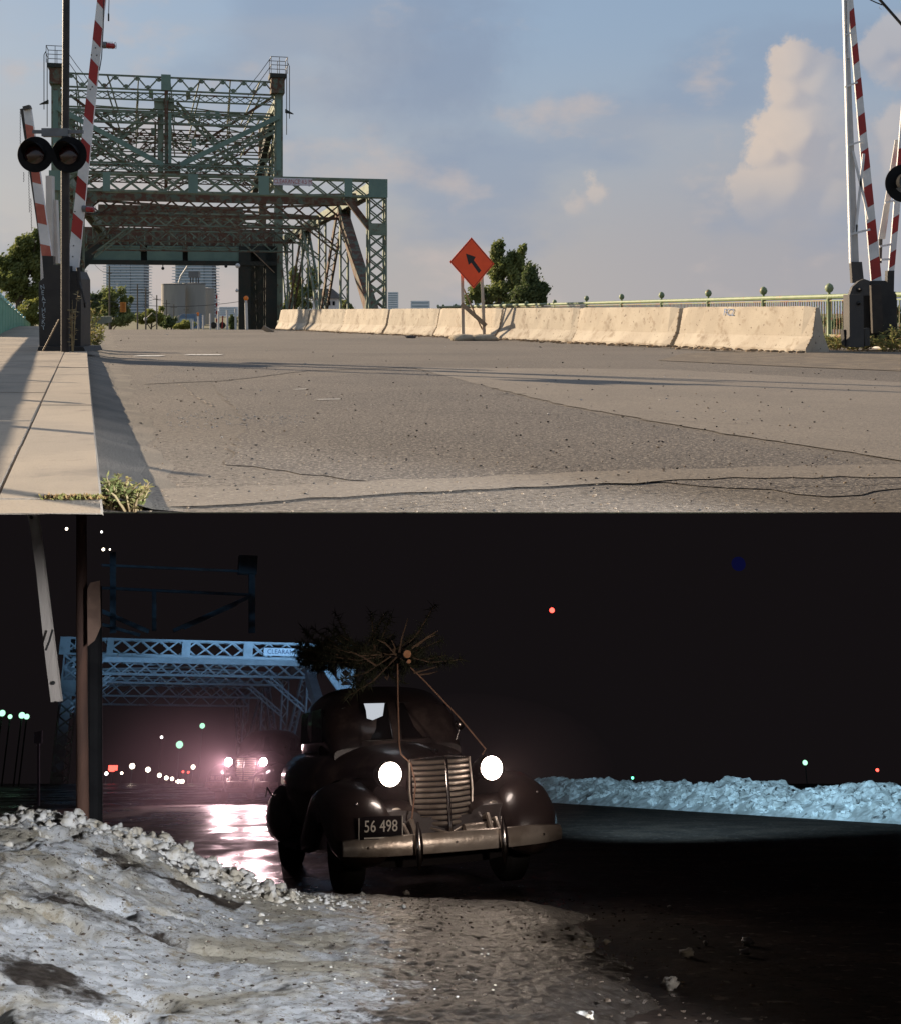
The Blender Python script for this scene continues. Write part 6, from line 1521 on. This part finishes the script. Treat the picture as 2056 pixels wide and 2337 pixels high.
# second car, beyond
car2 = copy_tree(car1)
c2 = NG(551, 1811, 0); c2d = Nn(551, 1800, 34)
car2.matrix_world = NIGHT @ Matrix.Translation((c2d.x, 34, 0)) @ Matrix.Rotation(R(-6), 4, 'Z') @ Matrix.Scale(1.12, 4)
car2['label'] = 'second old car farther back under the bridge with glaring headlamps'
headlights(car1, CM, 10, .1); headlights(car2, None, 480, .1, 60, col=(1, .66, .70))
HEAD2 = em('glaring_headlamp', (1.0, .74, .82), 45); HEAD2.cycles.emission_sampling = 'AUTO'
for pod in [c for c in car2.children if c.name.startswith('headlamp_pod')]:
    for h in pod.children:
        if h.name.startswith('headlight'):
            h.data = h.data.copy(); h.data.materials[0] = HEAD2
# passenger in the first car
def CMp(p): return CM @ V(p)
INV = NIGHT.inverted()
pr_ = bpy.data.objects.new('person', None); COL.objects.link(pr_); pr_.matrix_world = CM @ Matrix.Translation((-.40, 2.35, .70)); BASE[pr_.name] = V((-.40, 2.35, .70)); props(pr_, 'dim figure in a dark coat seated behind the windshield of the large car', 'person')
SKIN = mat('skin', (.34, .13, .09), None, rough=.6); COAT = mat('dark_coat', (.02, .02, .024), None, rough=.9)
b = MB(); S = [se(-.40, 2.35, 1.33 + z, rx, .001) for z, rx in ((0, .1),)]
b.lathe((-.40, 2.38, .70), (0, 0, 1), [(.14, 0), (.19, .2), (.21, .42), (.16, .50), (.06, .54), (.052, .58), (.06, .60), (.078, .65), (.082, .70), (.070, .76), (.035, .80), (.005, .81)], 18)
bd = b.build('body', SKIN, parent=pr_, smooth='all')
b = MB(); b.lathe((-.40, 2.38, .70), (0, 0, 1), [(.15, 0), (.20, .2), (.22, .42), (.17, .505), (.07, .545)], 18, False); b.build('coat', COAT, parent=pr_, smooth='all')
b = MB(); b.lathe((-.40, 2.40, .70), (0, 0, 1), [(.084, .70), (.088, .735), (.075, .79), (.03, .82), (.003, .825)], 18, False); b.build('hair', BLACK2, parent=pr_, smooth='all')
b = MB(); b.ball((-.40, 2.295, 1.38), .014, 6, 5, 0, (.8, 1.2, 1.3)); b.build('nose', SKIN, parent=pr_)
# glowing panes: light through the car windows put into the surfaces
def in_car(px, py, dpth):                      # photo point at a depth along the view, given in the night frame
    return Nn(px, py, dpth)
PALE = em('glow_pale_pane', (.62, .66, .72), .42)
b = MB(); b.prism([in_car(p[0], p[1], 11.70) for p in ((831, 1606), (878, 1605), (874, 1634), (851, 1644), (838, 1640), (836, 1622))], (0, .01, 0)); b = b
o = fixn(b.build('glow_rear_pane', PALE, base=Nn(855, 1645, 11.7), frame=NIGHT)); props(o, 'pale glowing pane for the light through the large car, beside the passenger', 'pane')
b = MB()
b.prism([in_car(p[0], p[1], 12.3) for p in ((727, 1642), (736, 1620), (739, 1642))], (0, .01, 0)); b.prism([in_car(p[0], p[1], 12.3) for p in ((740, 1618), (747, 1642), (741, 1641))], (0, .01, 0))
o = fixn(b.build('glow_quarter_pane', EWD if False else em('glow_yellow_pane', (.8, .75, .55), .5), base=Nn(737, 1642, 12.3), frame=NIGHT)); props(o, 'small glowing triangular pane for light through the rear of the large car', 'pane')
# ------------------------------------------------------------------ the fir tree tied to the roof
FIR = mat('fir_needles', (.030, .036, .018), (.045, .045, .022), 5, .8); TWIG = mat('fir_twig', (.12, .075, .05), (.16, .10, .06), 8, .8); CUT = mat('cut_wood', (.62, .30, .15), (.5, .22, .1), 20, .7)
butt = Nn(930, 1493, 10.9); tipv = V((butt.x - 1.25, 15.0, butt.z + .35))
ft = thing('fir_tree', 'dark fir tree lying on the roof of the large car, sawn butt towards the viewer', 'tree', butt, NIGHT)
b = MB(); b.tube([butt, butt.lerp(tipv, .5), tipv], [.038, .03, .008], 10); b.build('trunk', BARK, parent=ft)
b = MB(); b.lathe(butt + V((0, .005, 0)), (-(tipv - butt)).normalized(), [(.036, 0), (.034, .006), (.005, .008)], 14); b.build('sawn_end', CUT, parent=ft)
b = MB(); b.lathe(Nn(934, 1510, 10.88), (.1, -1, -.1), [(.02, -.05), (.018, .006), (.003, .008)], 12); b.build('sawn_end', CUT, parent=ft)
rnd = random.Random(31); tw = MB(); nd = MB()
ax = (tipv - butt).normalized()
for i in range(150):
    t_ = rnd.random() ** .8; p = butt.lerp(tipv, t_ * .95 + .03); a = rnd.uniform(0, 6.28); u = ax.orthogonal().normalized(); v = ax.cross(u)
    L_ = rnd.uniform(.30, .78) * (1.05 - .6 * t_); dr = (u * math.cos(a) + v * math.sin(a)) * .95 + ax * rnd.uniform(-.15, .55); dr.normalize()
    dr.z *= .28 if dr.z > 0 else .18; dr.normalize()
    q = p + dr * L_ ; m_ = p.lerp(q, .5) + V((0, 0, -.05)); tw.tube([p, m_, q], [.008, .006, .002], 5, False)
    for k_ in range(95):
        s_ = rnd.uniform(.2, 1); c = p.lerp(m_, s_ * 2) if s_ < .5 else m_.lerp(q, s_ * 2 - 1)
        e = V((rnd.gauss(0, 1), rnd.gauss(0, 1), rnd.gauss(0, 1))).normalized(); g_ = dr.lerp(e, .7).normalized(); ln = rnd.uniform(.04, .12); w = g_.orthogonal().normalized() * .006
        nd.add([c - w, c + w, c + g_ * ln], [(0, 1, 2)])
tw.build('branches', TWIG, parent=ft); nd.build('needles', FIR, parent=ft, kind='stuff')
b = MB()
for pts_ in ([(912, 1490), (918, 1455), (932, 1412)], [(940, 1480), (965, 1462), (992, 1450)], [(905, 1496), (880, 1468), (862, 1460)], [(945, 1536), (970, 1530), (998, 1522)], [(955, 1541), (978, 1538), (1000, 1533)], [(860, 1520), (830, 1500), (800, 1488)], [(900, 1492), (902, 1478), (895, 1462)], [(950, 1476), (975, 1455), (1000, 1440)], [(880, 1545), (884, 1552), (888, 1540)]):
    b.tube([Nn(px, py, 10.75) for px, py in pts_], [.010, .007, .003], 5)
b.build('bare_twigs', TWIG, parent=ft)
ROPE = mat('rope', (.45, .26, .17), (.36, .2, .13), 30, .9)
for pts_, l_ in (([(908, 1516, 10.8), (909, 1600, 10.5), (912, 1700, 10.3), (916, 1722, 10.25), (938, 1742, 10.2), (949, 1790, 10.15), (944, 1840, 10.1), (940, 1870, 10.08)], 'rope running straight down from the fir butt past the left headlamp'), ([(938, 1524, 10.8), (970, 1555, 10.7), (1050, 1640, 10.5), (1108, 1710, 10.35), (1100, 1722, 10.3)], 'slanting rope from the fir butt down to the right headlamp')):
    b = MB(); b.tube([Nn(*q_) for q_ in pts_], .0065, 6); o = b.build('rope', ROPE, base=Nn(*pts_[0]), frame=NIGHT); props(o, l_, 'rope')
# ------------------------------------------------------------------ unseen spots added to light the night street
def spot(name, p, tgt, power, ang, col, soft=.25, blend=.4):
    l = bpy.data.objects.new(name, bpy.data.lights.new(name, 'SPOT')); COL.objects.link(l)
    l.data.energy = power; l.data.spot_size = R(ang); l.data.spot_blend = blend; l.data.color = col; l.data.shadow_soft_size = soft
    p = NIGHT @ V(p); t = NIGHT @ V(tgt); l.location = p; l.rotation_euler = (t - p).to_track_quat('-Z', 'Y').to_euler(); return l
spot('added_snow_spot', (3.4, 1.0, 1.55), (-3.1, 7.0, .1), 1950, 44, (.92, .95, 1.0))
spot('added_portal_spot', (-.6, 53, 1.0), (-12.3, 67, 9.6), 3300, 50, (.30, .62, 1.0))
spot('added_berm_spot', (.7, 13.5, 2.0), (7.4, 28.5, 1.9), 4300, 54, (.50, .80, 1.0), .25, 1.0)
spot('added_road_spot', (2.6, 2.6, 1.3), (.1, 7.6, 0), 40, 22, (1.0, .80, .58))
# added for the headlamp glare, thin pinkish mist round the second car
vm = bpy.data.materials.new('glare_mist'); vm.use_nodes = True; nt = vm.node_tree; nt.nodes.clear(); _o = nt.nodes.new('ShaderNodeOutputMaterial'); _v = nt.nodes.new('ShaderNodeVolumePrincipled')
_v.inputs['Color'].default_value = (.95, .72, .80, 1); _v.inputs['Density'].default_value = .03; _v.inputs['Anisotropy'].default_value = .2; nt.links.new(_v.outputs[0], _o.inputs['Volume'])
b = MB(); b.ball((c2d.x - .2, 32.5, 1.3), 1, 20, 12, 0, (4.2, 4.5, 2.6)); o = b.build('glare_mist', vm, frame=NIGHT, kind='stuff', smooth='all')

b = MB(); b.ball((.10, 9.75, .92), 1, 20, 12, 0, (1.15, .75, .55)); vm2 = vm.copy(); vm2.node_tree.nodes['Principled Volume'].inputs['Density'].default_value = .022
o = b.build('headlamp_glare_mist', vm2, frame=NIGHT, kind='stuff', smooth='all')  # haze ball added for the glow round the first car's headlamps
spot('added_car_spot', (2.2, 1.6, 1.5), (.1, 10.0, 1.12), 420, 15, (1.0, .86, .76), .1, .45)  # unseen spot added to brighten the front of the large car
spot('added_bridge_spot', (-6.0, 58, .8), (-15.5, 84, 8.0), 2200, 60, (.30, .60, 1.0))  # unseen spot added to brighten the steel behind the portal
